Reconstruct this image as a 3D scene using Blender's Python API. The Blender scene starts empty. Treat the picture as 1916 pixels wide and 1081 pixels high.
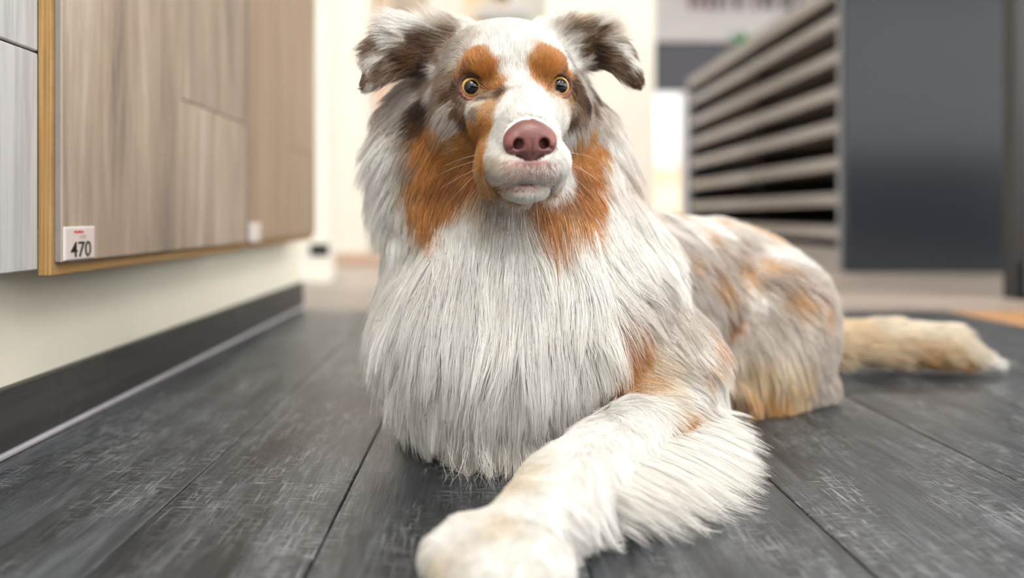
import bpy, bmesh, math, random
import numpy as np
from mathutils import Vector, Matrix

# ------------------------------------------------------------------ camera
H = 0.22                      # lens height above the floor
FPX, CX, CY = 1490.0, 905.0, 405.0   # focal length and vanishing point for a 1916 x 1081 picture
scene = bpy.context.scene
col = scene.collection
cam_d = bpy.data.cameras.new('camera')
cam = bpy.data.objects.new('camera', cam_d)
col.objects.link(cam)
cam.location = (0, 0, H)
cam.rotation_euler = (math.pi / 2, 0, 0)
cam_d.sensor_width = 36.0
cam_d.lens = FPX * 36.0 / 1916.0
cam_d.shift_x = (958.0 - CX) / 1916.0
cam_d.shift_y = -(540.5 - CY) / 1916.0
cam_d.clip_start = 0.02
cam_d.dof.use_dof = True
cam_d.dof.focus_distance = 0.645
cam_d.dof.aperture_fstop = 2.1
scene.camera = cam

# ------------------------------------------------------------------ world, light, exposure
world = bpy.data.worlds.new('world')
scene.world = world
world.use_nodes = True
bgn = world.node_tree.nodes['Background']
bgn.inputs['Color'].default_value = (1.0, 0.985, 0.965, 1)
bgn.inputs['Strength'].default_value = 3.4
vs = scene.view_settings
vs.view_transform = 'Standard'
vs.look = 'None'
vs.exposure = 0.40
vs.gamma = 1.0
vs.use_curve_mapping = False

# ------------------------------------------------------------------ helpers
def tag(o, label=None, cat=None, group=None, kind=None):
    if label: o['label'] = label
    if cat: o['category'] = cat
    if group: o['group'] = group
    if kind: o['kind'] = kind
    return o

def link(name, me, mat=None, parent=None, smooth=False):
    if mat is not None and not me.materials:
        me.materials.append(mat)
    if smooth:
        me.polygons.foreach_set('use_smooth', [True] * len(me.polygons))
    o = bpy.data.objects.new(name, me)
    col.objects.link(o)
    if parent is not None:
        o.parent = parent
        o.matrix_parent_inverse = parent.matrix_world.inverted() if parent.type != 'EMPTY' else Matrix.Translation(-Vector(parent.location))
    return o

def empty(name, loc=(0, 0, 0)):
    o = bpy.data.objects.new(name, None)
    o.empty_display_size = 0.05
    col.objects.link(o)
    o.location = loc
    return o

def box_bm(bm, x0, x1, y0, y1, z0, z1, bev=0.0, seg=1):
    r = bmesh.ops.create_cube(bm, size=1.0)
    vs_ = r['verts']
    for v in vs_:
        v.co = Vector(((x0 + x1) / 2 + v.co.x * (x1 - x0), (y0 + y1) / 2 + v.co.y * (y1 - y0), (z0 + z1) / 2 + v.co.z * (z1 - z0)))
    if bev > 0:
        es = list({e for v in vs_ for e in v.link_edges})
        bmesh.ops.bevel(bm, geom=es, offset=bev, segments=seg, affect='EDGES', profile=0.5)

def box(name, x0, x1, y0, y1, z0, z1, mat, parent=None, bev=0.0, seg=1):
    bm = bmesh.new()
    box_bm(bm, x0, x1, y0, y1, z0, z1, bev, seg)
    bm.normal_update()
    me = bpy.data.meshes.new(name)
    bm.to_mesh(me); bm.free()
    return link(name, me, mat, parent)

def cyl_bm(bm, p, r0, r1, h, seg=24):
    r = bmesh.ops.create_cone(bm, cap_ends=True, segments=seg, radius1=r0, radius2=r1, depth=h)
    for v in r['verts']:
        v.co += Vector(p) + Vector((0, 0, h / 2))

# ------------------------------------------------------------------ procedural materials
def mat_new(name):
    m = bpy.data.materials.new(name)
    m.use_nodes = True
    nt = m.node_tree
    b = nt.nodes['Principled BSDF']
    return m, nt, b

def N(nt, t, **kw):
    n = nt.nodes.new(t)
    for k, v in kw.items():
        setattr(n, k, v)
    return n

def plain(name, colr, rough=0.5, spec=0.5, noise=0.0, scale=20.0, metallic=0.0, coat=0.0):
    m, nt, b = mat_new(name)
    b.inputs['Roughness'].default_value = rough
    b.inputs['Specular IOR Level'].default_value = spec
    b.inputs['Metallic'].default_value = metallic
    b.inputs['Coat Weight'].default_value = coat
    if noise > 0:
        geo = N(nt, 'ShaderNodeNewGeometry')
        nz = N(nt, 'ShaderNodeTexNoise'); nz.inputs['Scale'].default_value = scale; nz.inputs['Detail'].default_value = 5
        nt.links.new(geo.outputs['Position'], nz.inputs['Vector'])
        rp = N(nt, 'ShaderNodeValToRGB')
        c0 = [c * (1 - noise) for c in colr]; c1 = [min(1, c * (1 + noise)) for c in colr]
        rp.color_ramp.elements[0].color = (*c0, 1); rp.color_ramp.elements[0].position = 0.3
        rp.color_ramp.elements[1].color = (*c1, 1); rp.color_ramp.elements[1].position = 0.7
        nt.links.new(nz.outputs['Fac'], rp.inputs['Fac'])
        nt.links.new(rp.outputs['Color'], b.inputs['Base Color'])
    else:
        b.inputs['Base Color'].default_value = (*colr, 1)
    return m

def emit(name, colr, s):
    m = bpy.data.materials.new(name); m.use_nodes = True
    nt = m.node_tree; nt.nodes.clear()
    e = N(nt, 'ShaderNodeEmission'); e.inputs['Color'].default_value = (*colr, 1); e.inputs['Strength'].default_value = s
    o = N(nt, 'ShaderNodeOutputMaterial'); nt.links.new(e.outputs[0], o.inputs[0])
    return m

def wood(name, stops, axis='Z', stretch=18.0, scale=6.0, rough=0.5, bump=0.15, scratch=None, spec=0.5, rnd=0.12, fine=60.0, fmix=0.35):
    """grain runs along axis; stops = list of (pos, rgb)"""
    m, nt, b = mat_new(name)
    geo = N(nt, 'ShaderNodeNewGeometry')
    oi = N(nt, 'ShaderNodeObjectInfo')
    off = N(nt, 'ShaderNodeVectorMath', operation='SCALE')
    comb = N(nt, 'ShaderNodeCombineXYZ')
    for i in range(3):
        nt.links.new(oi.outputs['Random'], comb.inputs[i])
    nt.links.new(comb.outputs[0], off.inputs[0]); off.inputs['Scale'].default_value = 7.3
    add = N(nt, 'ShaderNodeVectorMath', operation='ADD')
    nt.links.new(geo.outputs['Position'], add.inputs[0]); nt.links.new(off.outputs[0], add.inputs[1])
    mp = N(nt, 'ShaderNodeMapping')
    sc = {'X': (1, stretch, stretch), 'Y': (stretch, 1, stretch), 'Z': (stretch, stretch, 1)}[axis]
    mp.inputs['Scale'].default_value = sc
    nt.links.new(add.outputs[0], mp.inputs['Vector'])
    n1 = N(nt, 'ShaderNodeTexNoise'); n1.inputs['Scale'].default_value = scale / 4; n1.inputs['Detail'].default_value = 6; n1.inputs['Roughness'].default_value = 0.62; n1.inputs['Distortion'].default_value = 0.6
    n2 = N(nt, 'ShaderNodeTexNoise'); n2.inputs['Scale'].default_value = fine / 8; n2.inputs['Detail'].default_value = 4; n2.inputs['Roughness'].default_value = 0.7
    nt.links.new(mp.outputs[0], n1.inputs['Vector']); nt.links.new(mp.outputs[0], n2.inputs['Vector'])
    mx = N(nt, 'ShaderNodeMath', operation='MULTIPLY_ADD')
    nt.links.new(n2.outputs['Fac'], mx.inputs[0]); mx.inputs[1].default_value = fmix
    sub = N(nt, 'ShaderNodeMath', operation='SUBTRACT'); nt.links.new(n1.outputs['Fac'], sub.inputs[0]); sub.inputs[1].default_value = fmix / 2
    nt.links.new(sub.outputs[0], mx.inputs[2])
    rp = N(nt, 'ShaderNodeValToRGB')
    els = rp.color_ramp.elements
    while len(els) < len(stops): els.new(0.5)
    for e, (p, c) in zip(els, stops):
        e.position = p; e.color = (*c, 1)
    nt.links.new(mx.outputs[0], rp.inputs['Fac'])
    hsv = N(nt, 'ShaderNodeHueSaturation')
    mr = N(nt, 'ShaderNodeMapRange'); mr.inputs['To Min'].default_value = 1 - rnd; mr.inputs['To Max'].default_value = 1 + rnd
    nt.links.new(oi.outputs['Random'], mr.inputs['Value']); nt.links.new(mr.outputs[0], hsv.inputs['Value'])
    nt.links.new(rp.outputs['Color'], hsv.inputs['Color'])
    last = hsv.outputs['Color']
    if scratch:                       # pale, rubbed cross-hatched flecks of the pressed surface
        scol, amount = scratch
        mpa = N(nt, 'ShaderNodeMapping'); mpa.inputs['Scale'].default_value = tuple(420.0 if s > 1 else 38.0 for s in sc)
        nt.links.new(add.outputs[0], mpa.inputs['Vector'])
        na = N(nt, 'ShaderNodeTexNoise'); na.inputs['Scale'].default_value = 1.0; na.inputs['Detail'].default_value = 3; na.inputs['Distortion'].default_value = 0.4
        nt.links.new(mpa.outputs[0], na.inputs['Vector'])
        mpb = N(nt, 'ShaderNodeMapping'); mpb.inputs['Scale'].default_value = tuple(75.0 if s > 1 else 640.0 for s in sc)
        nt.links.new(add.outputs[0], mpb.inputs['Vector'])
        nb = N(nt, 'ShaderNodeTexNoise'); nb.inputs['Scale'].default_value = 1.0; nb.inputs['Detail'].default_value = 2
        nt.links.new(mpb.outputs[0], nb.inputs['Vector'])
        nc = N(nt, 'ShaderNodeTexNoise'); nc.inputs['Scale'].default_value = 9.0; nc.inputs['Detail'].default_value = 4
        mpc = N(nt, 'ShaderNodeMapping'); mpc.inputs['Scale'].default_value = tuple(2.2 if s > 1 else 0.8 for s in sc)
        nt.links.new(add.outputs[0], mpc.inputs['Vector']); nt.links.new(mpc.outputs[0], nc.inputs['Vector'])
        mxa = N(nt, 'ShaderNodeMath', operation='MAXIMUM')
        nt.links.new(na.outputs['Fac'], mxa.inputs[0]); nt.links.new(nb.outputs['Fac'], mxa.inputs[1])
        s1 = N(nt, 'ShaderNodeMapRange'); s1.inputs['From Min'].default_value = 0.55; s1.inputs['From Max'].default_value = 0.68
        nt.links.new(mxa.outputs[0], s1.inputs['Value'])
        s2 = N(nt, 'ShaderNodeMapRange'); s2.inputs['From Min'].default_value = 0.38; s2.inputs['From Max'].default_value = 0.66
        nt.links.new(nc.outputs['Fac'], s2.inputs['Value'])
        mm = N(nt, 'ShaderNodeMath', operation='MULTIPLY'); nt.links.new(s1.outputs[0], mm.inputs[0]); nt.links.new(s2.outputs[0], mm.inputs[1])
        m2 = N(nt, 'ShaderNodeMath', operation='MULTIPLY'); nt.links.new(mm.outputs[0], m2.inputs[0]); m2.inputs[1].default_value = amount
        mix = N(nt, 'ShaderNodeMix', data_type='RGBA')
        nt.links.new(m2.outputs[0], mix.inputs['Factor']); nt.links.new(last, mix.inputs['A']); mix.inputs['B'].default_value = (*scol, 1)
        last = mix.outputs['Result']
    nt.links.new(last, b.inputs['Base Color'])
    b.inputs['Roughness'].default_value = rough
    b.inputs['Specular IOR Level'].default_value = spec
    bp = N(nt, 'ShaderNodeBump'); bp.inputs['Strength'].default_value = bump; bp.inputs['Distance'].default_value = 0.002
    nt.links.new(mx.outputs[0], bp.inputs['Height']); nt.links.new(bp.outputs[0], b.inputs['Normal'])
    return m

M = {}
M['dark_floor'] = wood('dark_grey_vinyl_plank', [(0.30, (0.0085, 0.0100, 0.0120)), (0.45, (0.019, 0.022, 0.026)), (0.58, (0.033, 0.038, 0.044)), (0.75, (0.070, 0.078, 0.088))], 'Y', 14, 9, 0.36, 0.3, ((0.20, 0.21, 0.225), 0.95), 0.45, 0.18, 170.0, 0.75)
M['skirting'] = wood('dark_grey_skirting', [(0.25, (0.022, 0.022, 0.023)), (0.5, (0.036, 0.036, 0.036)), (0.75, (0.055, 0.055, 0.055))], 'Y', 14, 8, 0.5, 0.15, ((0.10, 0.10, 0.10), 0.4), 0.4, 0.05)
M['sealant'] = plain('pale_sealant', (0.36, 0.35, 0.38), 0.5, 0.4, 0.1, 40)
M['far_floor'] = wood('beige_plank_floor', [(0.25, (0.186, 0.146, 0.118)), (0.5, (0.260, 0.217, 0.186)), (0.75, (0.341, 0.298, 0.267))], 'X', 10, 5, 0.4, 0.1, None, 0.5, 0.22)
M['oak_floor'] = wood('oak_plank_floor', [(0.25, (0.34, 0.17, 0.07)), (0.5, (0.46, 0.25, 0.11)), (0.75, (0.58, 0.35, 0.18))], 'Y', 10, 5, 0.42, 0.1, None, 0.5, 0.12)
M['subfloor'] = plain('dark_joint', (0.02, 0.02, 0.022), 0.8)
M['wall'] = plain('cream_wall_paint', (0.80, 0.775, 0.66), 0.75, 0.3, 0.02, 6)
M['white_wall'] = plain('white_wall_paint', (0.76, 0.735, 0.665), 0.7, 0.3, 0.02, 6)
M['ceiling'] = plain('white_ceiling', (0.85, 0.85, 0.83), 0.8, 0.2, 0.01, 3)
M['batten'] = plain('white_batten', (0.82, 0.82, 0.76), 0.6, 0.3)
M['ply'] = wood('plywood_edge', [(0.2, (0.160, 0.084, 0.024)), (0.5, (0.288, 0.168, 0.060)), (0.8, (0.416, 0.272, 0.120))], 'Z', 60, 30, 0.6, 0.1, None, 0.3, 0.03)
M['ply_lip'] = wood('plywood_face', [(0.2, (0.270, 0.150, 0.053)), (0.5, (0.345, 0.203, 0.075)), (0.8, (0.420, 0.270, 0.120))], 'Y', 14, 6, 0.6, 0.1, None, 0.3, 0.03)
M['oak_beige'] = wood('beige_oak_laminate', [(0.30, (0.135, 0.115, 0.098)), (0.42, (0.265, 0.205, 0.155)), (0.56, (0.335, 0.265, 0.205)), (0.72, (0.44, 0.385, 0.325))], 'Z', 9, 9, 0.45, 0.08, None, 0.4, 0.06)
M['oak_tan'] = wood('tan_oak_laminate', [(0.22, (0.185, 0.122, 0.077)), (0.5, (0.296, 0.207, 0.137)), (0.8, (0.370, 0.281, 0.207))], 'Z', 9, 7, 0.45, 0.08, None, 0.4, 0.06)
M['grey_white_oak'] = wood('grey_white_laminate', [(0.28, (0.33, 0.335, 0.34)), (0.5, (0.44, 0.445, 0.45)), (0.75, (0.53, 0.535, 0.54))], 'Z', 20, 12, 0.45, 0.1, None, 0.4, 0.03)
M['laminate_edge'] = plain('laminate_core_edge', (0.210, 0.196, 0.189), 0.6, 0.3, 0.08, 60)
M['tag_paper'] = plain('tag_paper', (0.600, 0.525, 0.488), 0.6, 0.3)
M['tag_holder'] = plain('clear_tag_holder', (0.600, 0.615, 0.645), 0.25, 0.6)
M['ink'] = plain('black_ink', (0.012, 0.014, 0.013), 0.6, 0.3)
M['red_ink'] = plain('red_ink', (0.60, 0.06, 0.04), 0.6, 0.3)
M['grey_ink'] = plain('grey_ink', (0.42, 0.38, 0.36), 0.6, 0.3)
M['anthracite'] = plain('anthracite_panel', (0.019, 0.023, 0.030), 0.16, 0.25, 0.04, 3)
M['post_grey'] = plain('dark_grey_post', (0.022, 0.023, 0.022), 0.5, 0.2)
M['black'] = plain('black_panel', (0.006, 0.006, 0.008), 0.35, 0.5)
M['metal_grey'] = plain('grey_metal', (0.17, 0.17, 0.18), 0.4, 0.5)
M['rack_board'] = wood('grey_brown_board', [(0.2, (0.169, 0.148, 0.130)), (0.5, (0.230, 0.205, 0.184)), (0.8, (0.302, 0.277, 0.252))], 'Y', 10, 5, 0.5, 0.08, None, 0.4, 0.10)
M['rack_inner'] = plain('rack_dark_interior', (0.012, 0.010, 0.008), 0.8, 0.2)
M['rack_sample'] = wood('brown_sample', [(0.2, (0.10, 0.065, 0.03)), (0.5, (0.17, 0.115, 0.06)), (0.8, (0.25, 0.18, 0.11))], 'Y', 10, 5, 0.6, 0.08, None, 0.3, 0.35)
M['sign_face'] = plain('pale_grey_sign', (0.50, 0.475, 0.48), 0.5, 0.4, 0.04, 3)
M['charcoal_wall'] = plain('charcoal_wall', (0.075, 0.075, 0.09), 0.6, 0.4)
M['plum_letter'] = plain('plum_letter', (0.11, 0.055, 0.065), 0.5)
M['dark_letter'] = plain('dark_letter', (0.06, 0.055, 0.06), 0.5)
M['leaf'] = plain('green_leaf', (0.06, 0.28, 0.10), 0.5, 0.4, 0.3, 30)
M['terracotta'] = plain('pot_grey', (0.22, 0.21, 0.20), 0.7)
M['white_plastic'] = plain('white_plastic', (0.82, 0.82, 0.83), 0.4, 0.5)
M['pink'] = plain('dusty_pink', (0.70, 0.47, 0.38), 0.6)
M['peach'] = plain('peach_panel', (0.82, 0.62, 0.43), 0.6)
M['pinkwood'] = wood('pink_brown_skirting', [(0.2, (0.40, 0.27, 0.20)), (0.8, (0.55, 0.40, 0.30))], 'X', 10, 6, 0.5, 0.05)
M['olive'] = plain('olive_branch', (0.22, 0.19, 0.06), 0.7)
M['counter'] = plain('dark_counter', (0.03, 0.03, 0.035), 0.5)
M['rear_wall'] = plain('grey_rear_wall', (0.80, 0.80, 0.80), 0.8, 0.2, 0.02, 4)
M['tube'] = emit('fluorescent_tube', (1.0, 0.985, 0.96), 14.0)

# ------------------------------------------------------------------ the floor
DY1 = 1.86                               # far edge of the dark test floor
floor = box('floor', -4.0, 6.5, -3.2, 8.2, -0.10, -0.006, M['subfloor'])
tag(floor, 'shop floor with dark grey plank area and beige planks beyond', 'floor', kind='structure')
random.seed(4)
edges = [-0.433, -0.243, -0.109, 0.0655, 0.2395, 0.444, 0.605, 0.765, 0.922, 1.08]
first_joint = [0.30, 0.658, 1.25, 0.45, 1.05, 0.70, 0.25, 0.95, 0.55]
G = 0.0006
for i in range(len(edges) - 1):
    cuts = [-1.2] + [c for c in (first_joint[i] - 1.2, first_joint[i], first_joint[i] + 1.2) if -1.15 < c < DY1 - 0.02] + [DY1]
    for a, b_ in zip(cuts[:-1], cuts[1:]):
        o = box('floor_plank', edges[i] + G, edges[i + 1] - G, a + G, b_ - G, -0.006, 0.0, M['dark_floor'], floor, bev=0.0009)
for k in range(24):                       # beige planks running across, beyond the dark floor
    y0 = DY1 + 0.003 + k * 0.19
    if k < 12:
        x = -3.9 + (k * 0.53) % 1.2
        cuts = [-3.9]
        while x < 5.8:
            if x > cuts[-1] + 0.1: cuts.append(x)
            x += 1.25
        cuts.append(6.2)
    else:
        cuts = [-3.9, 6.2]
    for a, b_ in zip(cuts[:-1], cuts[1:]):
        box('beige_plank', a + G, b_ - G, y0 + G, y0 + 0.19 - G, -0.006, 0.0, M['far_floor'], floor, bev=0.001)
for k in range(9):                        # oak planks on the right-hand side
    x0 = 1.083 + k * 0.19
    box('oak_plank', x0 + G, x0 + 0.19 - G, -1.2, 1.28 + G, -0.006, 0.0, M['oak_floor'], floor, bev=0.001)
    box('oak_plank', x0 + G, x0 + 0.19 - G, 1.281, DY1, -0.006, 0.0, M['oak_floor'], floor, bev=0.001)

# ------------------------------------------------------------------ walls and ceiling
WX = -0.446
wl = box('wall_left', WX - 0.12, WX, -3.2, 1.93, -0.006, 2.9, M['wall'])
tag(wl, 'cream painted wall carrying the flooring samples', 'wall', kind='structure')
bl = empty('baseboard_left', (WX, 0, 0)); tag(bl, 'dark grey wood-look skirting along the cream wall', 'skirting', kind='structure')
for a, b_ in ((-1.2, 0.14), (0.14, 1.39), (1.39, 1.93)):
    box('skirting_board', WX, WX + 0.010, a + 0.0004, b_ - 0.0004, 0.004, 0.0625, M['skirting'], bl, bev=0.0012)
t1 = box('trim_1', WX + 0.001, WX + 0.0145, -1.2, 1.93, 0.0, 0.0055, M['sealant'], bev=0.0015)
tag(t1, 'pale sealant strip between dark skirting and floor', 'trim', kind='structure')
bt = box('wall_batten', WX, WX + 0.004, 0.703, 0.728, 0.063, 0.40, M['batten'], bev=0.0008)
bt.name = 'trim_2'; tag(bt, 'narrow white upright batten below the grey sample', 'trim', kind='structure')

wc = box('wall_corner', -2.2, -0.522, 2.69, 2.80, -0.006, 2.9, M['white_wall'])
tag(wc, 'cream wall return behind the end of the sample wall', 'wall', kind='structure')
wk = box('wall_column', -0.70, -0.535, 3.64, 3.90, -0.006, 2.9, M['white_wall'])
tag(wk, 'white column standing left behind the dog', 'column', kind='structure')
bb = box('baseboard_column', -0.704, -0.20, 3.62, 3.639, 0.0, 0.055, M['pinkwood'], bev=0.001)
tag(bb, 'pinkish brown skirting at the foot of the white column', 'skirting', kind='structure')
wp = box('wall_pillar', 0.34, 0.86, 4.0, 4.25, -0.006, 2.9, M['white_wall'])
tag(wp, 'broad white pillar behind the right ear of the dog', 'column', kind='structure')
wb = box('wall_back', -4.0, 6.5, 7.6, 7.75, -0.006, 2.9, M['white_wall'])
tag(wb, 'pale back wall of the shop', 'wall', kind='structure')
wr = box('wall_right', 6.4, 6.5, 2.4, 7.6, -0.006, 2.9, M['white_wall'])
tag(wr, 'white side wall far to the right', 'wall', kind='structure')
ws = box('wall_side', 6.4, 6.5, -3.2, 2.4, -0.006, 0.45, M['white_wall'])
tag(ws, 'low wall below the shop window on the right', 'wall', kind='structure')
ce = box('ceiling', -4.0, 6.5, -3.2, 7.75, 2.9, 3.0, M['ceiling'])
tag(ce, 'white shop ceiling', 'ceiling', kind='structure')
wt = box('wall_front', -4.0, 6.5, -3.3, -3.2, -0.006, 0.95, M['counter'])
tag(wt, 'dark counter front behind the viewer', 'wall', kind='structure')
wu = box('wall_rear', -4.0, 1.3, -3.42, -3.32, -0.006, 2.9, M['rear_wall'])
tag(wu, 'pale wall beside the shop window behind the viewer', 'wall', kind='structure')

# ceiling luminaires: the lamps of the room
def luminaire(x, y, power, rot=0.0, lx=1.6, ly=0.26):
    e = empty('ceiling_lamp', (x, y, 2.9))
    tag(e, 'long white fluorescent ceiling lamp', 'lamp', 'ceiling lamps')
    if rot: hx, hy = ly / 2, lx / 2
    else: hx, hy = lx / 2, ly / 2
    box('housing', x - hx, x + hx, y - hy, y + hy, 2.86, 2.9, M['white_plastic'], e, bev=0.004)
    ld = bpy.data.lights.new('tube_light', 'AREA'); ld.shape = 'RECTANGLE'
    ld.size, ld.size_y = 2 * hx, 2 * hy
    ld.energy = power; ld.color = (1.0, 0.975, 0.94)
    lo = bpy.data.objects.new('tube_light', ld); col.objects.link(lo)
    lo.location = (x, y, 2.852); lo.parent = e; lo.matrix_parent_inverse = Matrix.Translation((-x, -y, -2.9))
    return e
for (x, y) in ((0.3, -2.6), (0.3, -1.7), (0.3, -0.8), (2.6, -1.6), (2.6, 1.2), (0.2, 2.6), (2.4, 2.8), (0.2, 4.9), (3.0, 5.2), (-2.2, 4.0), (4.8, 2.0)):
    luminaire(x, y, 42 if y < 1 else (18 if y < 3 else 27))

# ------------------------------------------------------------------ flooring samples on the wall
def sample(label, y0, y1, z0, cutsy, joints, mat, back, front, plyface, z1=1.25, lip=0.011, x_mount=None):
    e = empty('flooring_sample', (WX, y0, z0)); tag(e, label, 'sample board', 'flooring samples on the cream wall')
    bm = bmesh.new()
    box_bm(bm, back, plyface, y0, y1, z0, z1, 0.0006)
    me = bpy.data.meshes.new('backing_board'); bm.to_mesh(me); bm.free()
    me.materials.append(M['ply']); me.materials.append(M['ply_lip'])
    for p in me.polygons:
        if abs(p.normal.x) > 0.5 or abs(p.normal.z) > 0.5: p.material_index = 1
    link('backing_board', me, None, e)
    for yb in (y0 + 0.05, y1 - 0.09):
        box('mounting_batten', WX + 0.0002, back - 0.0002, yb, yb + 0.04, z0 + 0.04, z1 - 0.04, M['ply'], e)
    for i, (a, b_) in enumerate(zip(cutsy[:-1], cutsy[1:])):
        zc = [z0 + lip] + joints[i] + [z1]
        for c, d in zip(zc[:-1], zc[1:]):
            me = bpy.data.meshes.new('plank')
            bm = bmesh.new(); box_bm(bm, plyface, front, a + 0.0004, b_ - 0.0004, c + 0.0005, d - 0.0005, 0.0010); bm.normal_update(); bm.to_mesh(me); bm.free()
            me.materials.append(mat); me.materials.append(M['laminate_edge'])
            for p in me.polygons:
                if p.normal.x < 0.5: p.material_index = 1
            link('plank', me, None, e)
    return e
# pale grey sample, its face at the plane of the plywood back of the next one
g = empty('flooring_sample', (WX, 0.2, 0.172)); tag(g, 'pale grey white wood sample nearest the left picture edge', 'sample board', 'flooring samples on the cream wall')
box('backing_board', -0.425, -0.407, 0.2, 0.712, 0.1725, 1.25, M['ply'], g, bev=0.0006)
box('mounting_batten', WX + 0.0002, -0.4252, 0.5, 0.54, 0.2, 1.2, M['ply'], g)
box('plank', -0.407, -0.4010, 0.2, 0.7165, 0.172, 0.3665, M['grey_white_oak'], g, bev=0.0012)
box('plank', -0.407, -0.4010, 0.2, 0.7165, 0.3685, 1.25, M['grey_white_oak'], g, bev=0.0012)
sample('beige oak sample board with plywood edge and 470 price tag', 0.717, 1.287, 0.1665, [0.7225, 1.01, 1.285], [[], [0.369]], M['oak_beige'], -0.4015, -0.383, -0.390)
sample('tan oak sample board at the far end of the cream wall', 1.295, 1.81, 0.1685, [1.297, 1.56, 1.81], [[], [0.356]], M['oak_tan'], -0.4015, -0.383, -0.390)

def text_mesh(name, body, size, mat, parent, origin, flip_axis='X', depth=0.0003, sx=1.0):
    """lettering standing on a plane whose normal is +X, read from +X looking to -X, running along +Y"""
    cu = bpy.data.curves.new(name, 'FONT'); cu.body = body; cu.size = size; cu.extrude = depth; cu.align_x = 'CENTER'; cu.align_y = 'CENTER'
    cu.offset = size * 0.004
    tmp = bpy.data.objects.new(name, cu); col.objects.link(tmp)
    dg = bpy.context.evaluated_depsgraph_get(); dg.update()
    me = bpy.data.meshes.new_from_object(tmp.evaluated_get(dg))
    bpy.data.objects.remove(tmp)
    for v in me.vertices:
        x, y, z = v.co
        if flip_axis == 'X': v.co = (origin[0] + z, origin[1] + x * sx, origin[2] + y)
        else: v.co = (origin[0] + x * sx, origin[1] - z, origin[2] + y)
    me.materials.clear()
    return link(name, me, mat, parent)

pt = empty('price_tag', (-0.383, 0.75, 0.18)); tag(pt, 'small price tag reading 470 on the beige sample', 'price tag', 'price tags')
box('tag_holder', -0.3830, -0.3815, 0.7245, 0.781, 0.1795, 0.2105, M['tag_holder'], pt, bev=0.0004)
box('tag_card', -0.3815, -0.3809, 0.7265, 0.779, 0.1803, 0.2090, M['tag_paper'], pt, bev=0.0002)
text_mesh('number', '470', 0.0205, M['ink'], pt, (-0.3807, 0.7535, 0.1885), sx=1.25)
for i, (y, h, w) in enumerate([(0.741, 0.0024, 0.0024), (0.7442, 0.0018, 0.0022), (0.7470, 0.0018, 0.0022), (0.7498, 0.0026, 0.0022), (0.7526, 0.0018, 0.0024), (0.7556, 0.0020, 0.0022)]):
    box('red_mark', -0.3808, -0.3806, y, y + w, 0.2046, 0.2046 + h, M['red_ink'], pt)
for i, (y, h, w) in enumerate([(0.7515, 0.0022, 0.0014), (0.7540, 0.0030, 0.0012), (0.7562, 0.0022, 0.0016), (0.7590, 0.0030, 0.0012), (0.7612, 0.0022, 0.0016)]):
    box('grey_mark', -0.3808, -0.3806, y, y + w, 0.1998, 0.1998 + h, M['grey_ink'], pt)
p2 = empty('price_tag', (-0.383, 1.33, 0.175)); tag(p2, 'blurred blank-looking price tag on the tan sample', 'price tag', 'price tags')
box('tag_holder', -0.3830, -0.3815, 1.300, 1.362, 0.1780, 0.2095, M['tag_holder'], p2, bev=0.0004)
box('tag_card', -0.3815, -0.3809, 1.303, 1.359, 0.1788, 0.2085, M['tag_paper'], p2, bev=0.0002)

# small black box on the corner wall
bx_ = empty('wall_socket', (-0.55, 2.69, 0.10)); tag(bx_, 'small black flat box low on the cream corner wall', 'socket')
box('plate', -0.583, -0.526, 2.672, 2.69, 0.092, 0.124, M['black'], bx_, bev=0.002)
box('rim', -0.586, -0.523, 2.684, 2.69, 0.089, 0.127, M['post_grey'], bx_, bev=0.001)

# ------------------------------------------------------------------ sample rack on the right
rk = empty('sample_rack', (1.7, 4.3, 0)); tag(rk, 'long rack of grey-brown sample boards with anthracite end panel', 'rack')
RX0, RX1, RY0, RYM, RY1 = 1.415, 2.04, 3.12, 4.26, 5.48
box('end_panel', RX0 + 0.004, RX1, RY0, RY0 + 0.03, 0.0, 1.165, M['anthracite'], rk, bev=0.002)
box('corner_post', RX0 - 0.004, RX0 + 0.022, RY0 + 0.0302, RY0 + 0.055, 0.0, 1.165, M['metal_grey'], rk, bev=0.002)
box('end_panel', RX0 + 0.01, RX1, RY1 - 0.03, RY1, 0.0, 1.10, M['anthracite'], rk, bev=0.002)
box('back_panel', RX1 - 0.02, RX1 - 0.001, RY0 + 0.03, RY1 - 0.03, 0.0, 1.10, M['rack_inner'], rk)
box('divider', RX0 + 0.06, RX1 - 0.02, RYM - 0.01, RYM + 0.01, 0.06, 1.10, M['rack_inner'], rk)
box('top_slab', RX0 - 0.01, RX1, RY0 + 0.056, RY1 + 0.01, 1.10, 1.165, M['rack_board'], rk, bev=0.004)
box('plinth', RX0 + 0.01, RX0 + 0.04, RY0 + 0.056, RY1 - 0.03, 0.0, 0.095, M['rack_board'], rk, bev=0.002)
for k, z in enumerate((1.007, 0.862, 0.72, 0.582, 0.435, 0.29, 0.156)):
    for a, b_, dx in ((RY0 + 0.057, RYM - 0.003, 0.0), (RYM + 0.003, RY1 - 0.031, 0.006)):
        bm = bmesh.new()
        box_bm(bm, RX0 - 0.006 + dx, RX0 + 0.016 + dx, a, b_, z - 0.026, z + 0.024, 0.003)      # front lip
        box_bm(bm, RX0 + 0.016 + dx, RX1 - 0.03, a, b_, z - 0.026, z - 0.012)
        bm.normal_update()
        me = bpy.data.meshes.new('shelf_board'); bm.to_mesh(me); bm.free()
        link('shelf_board', me, M['rack_board'], rk)
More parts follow.
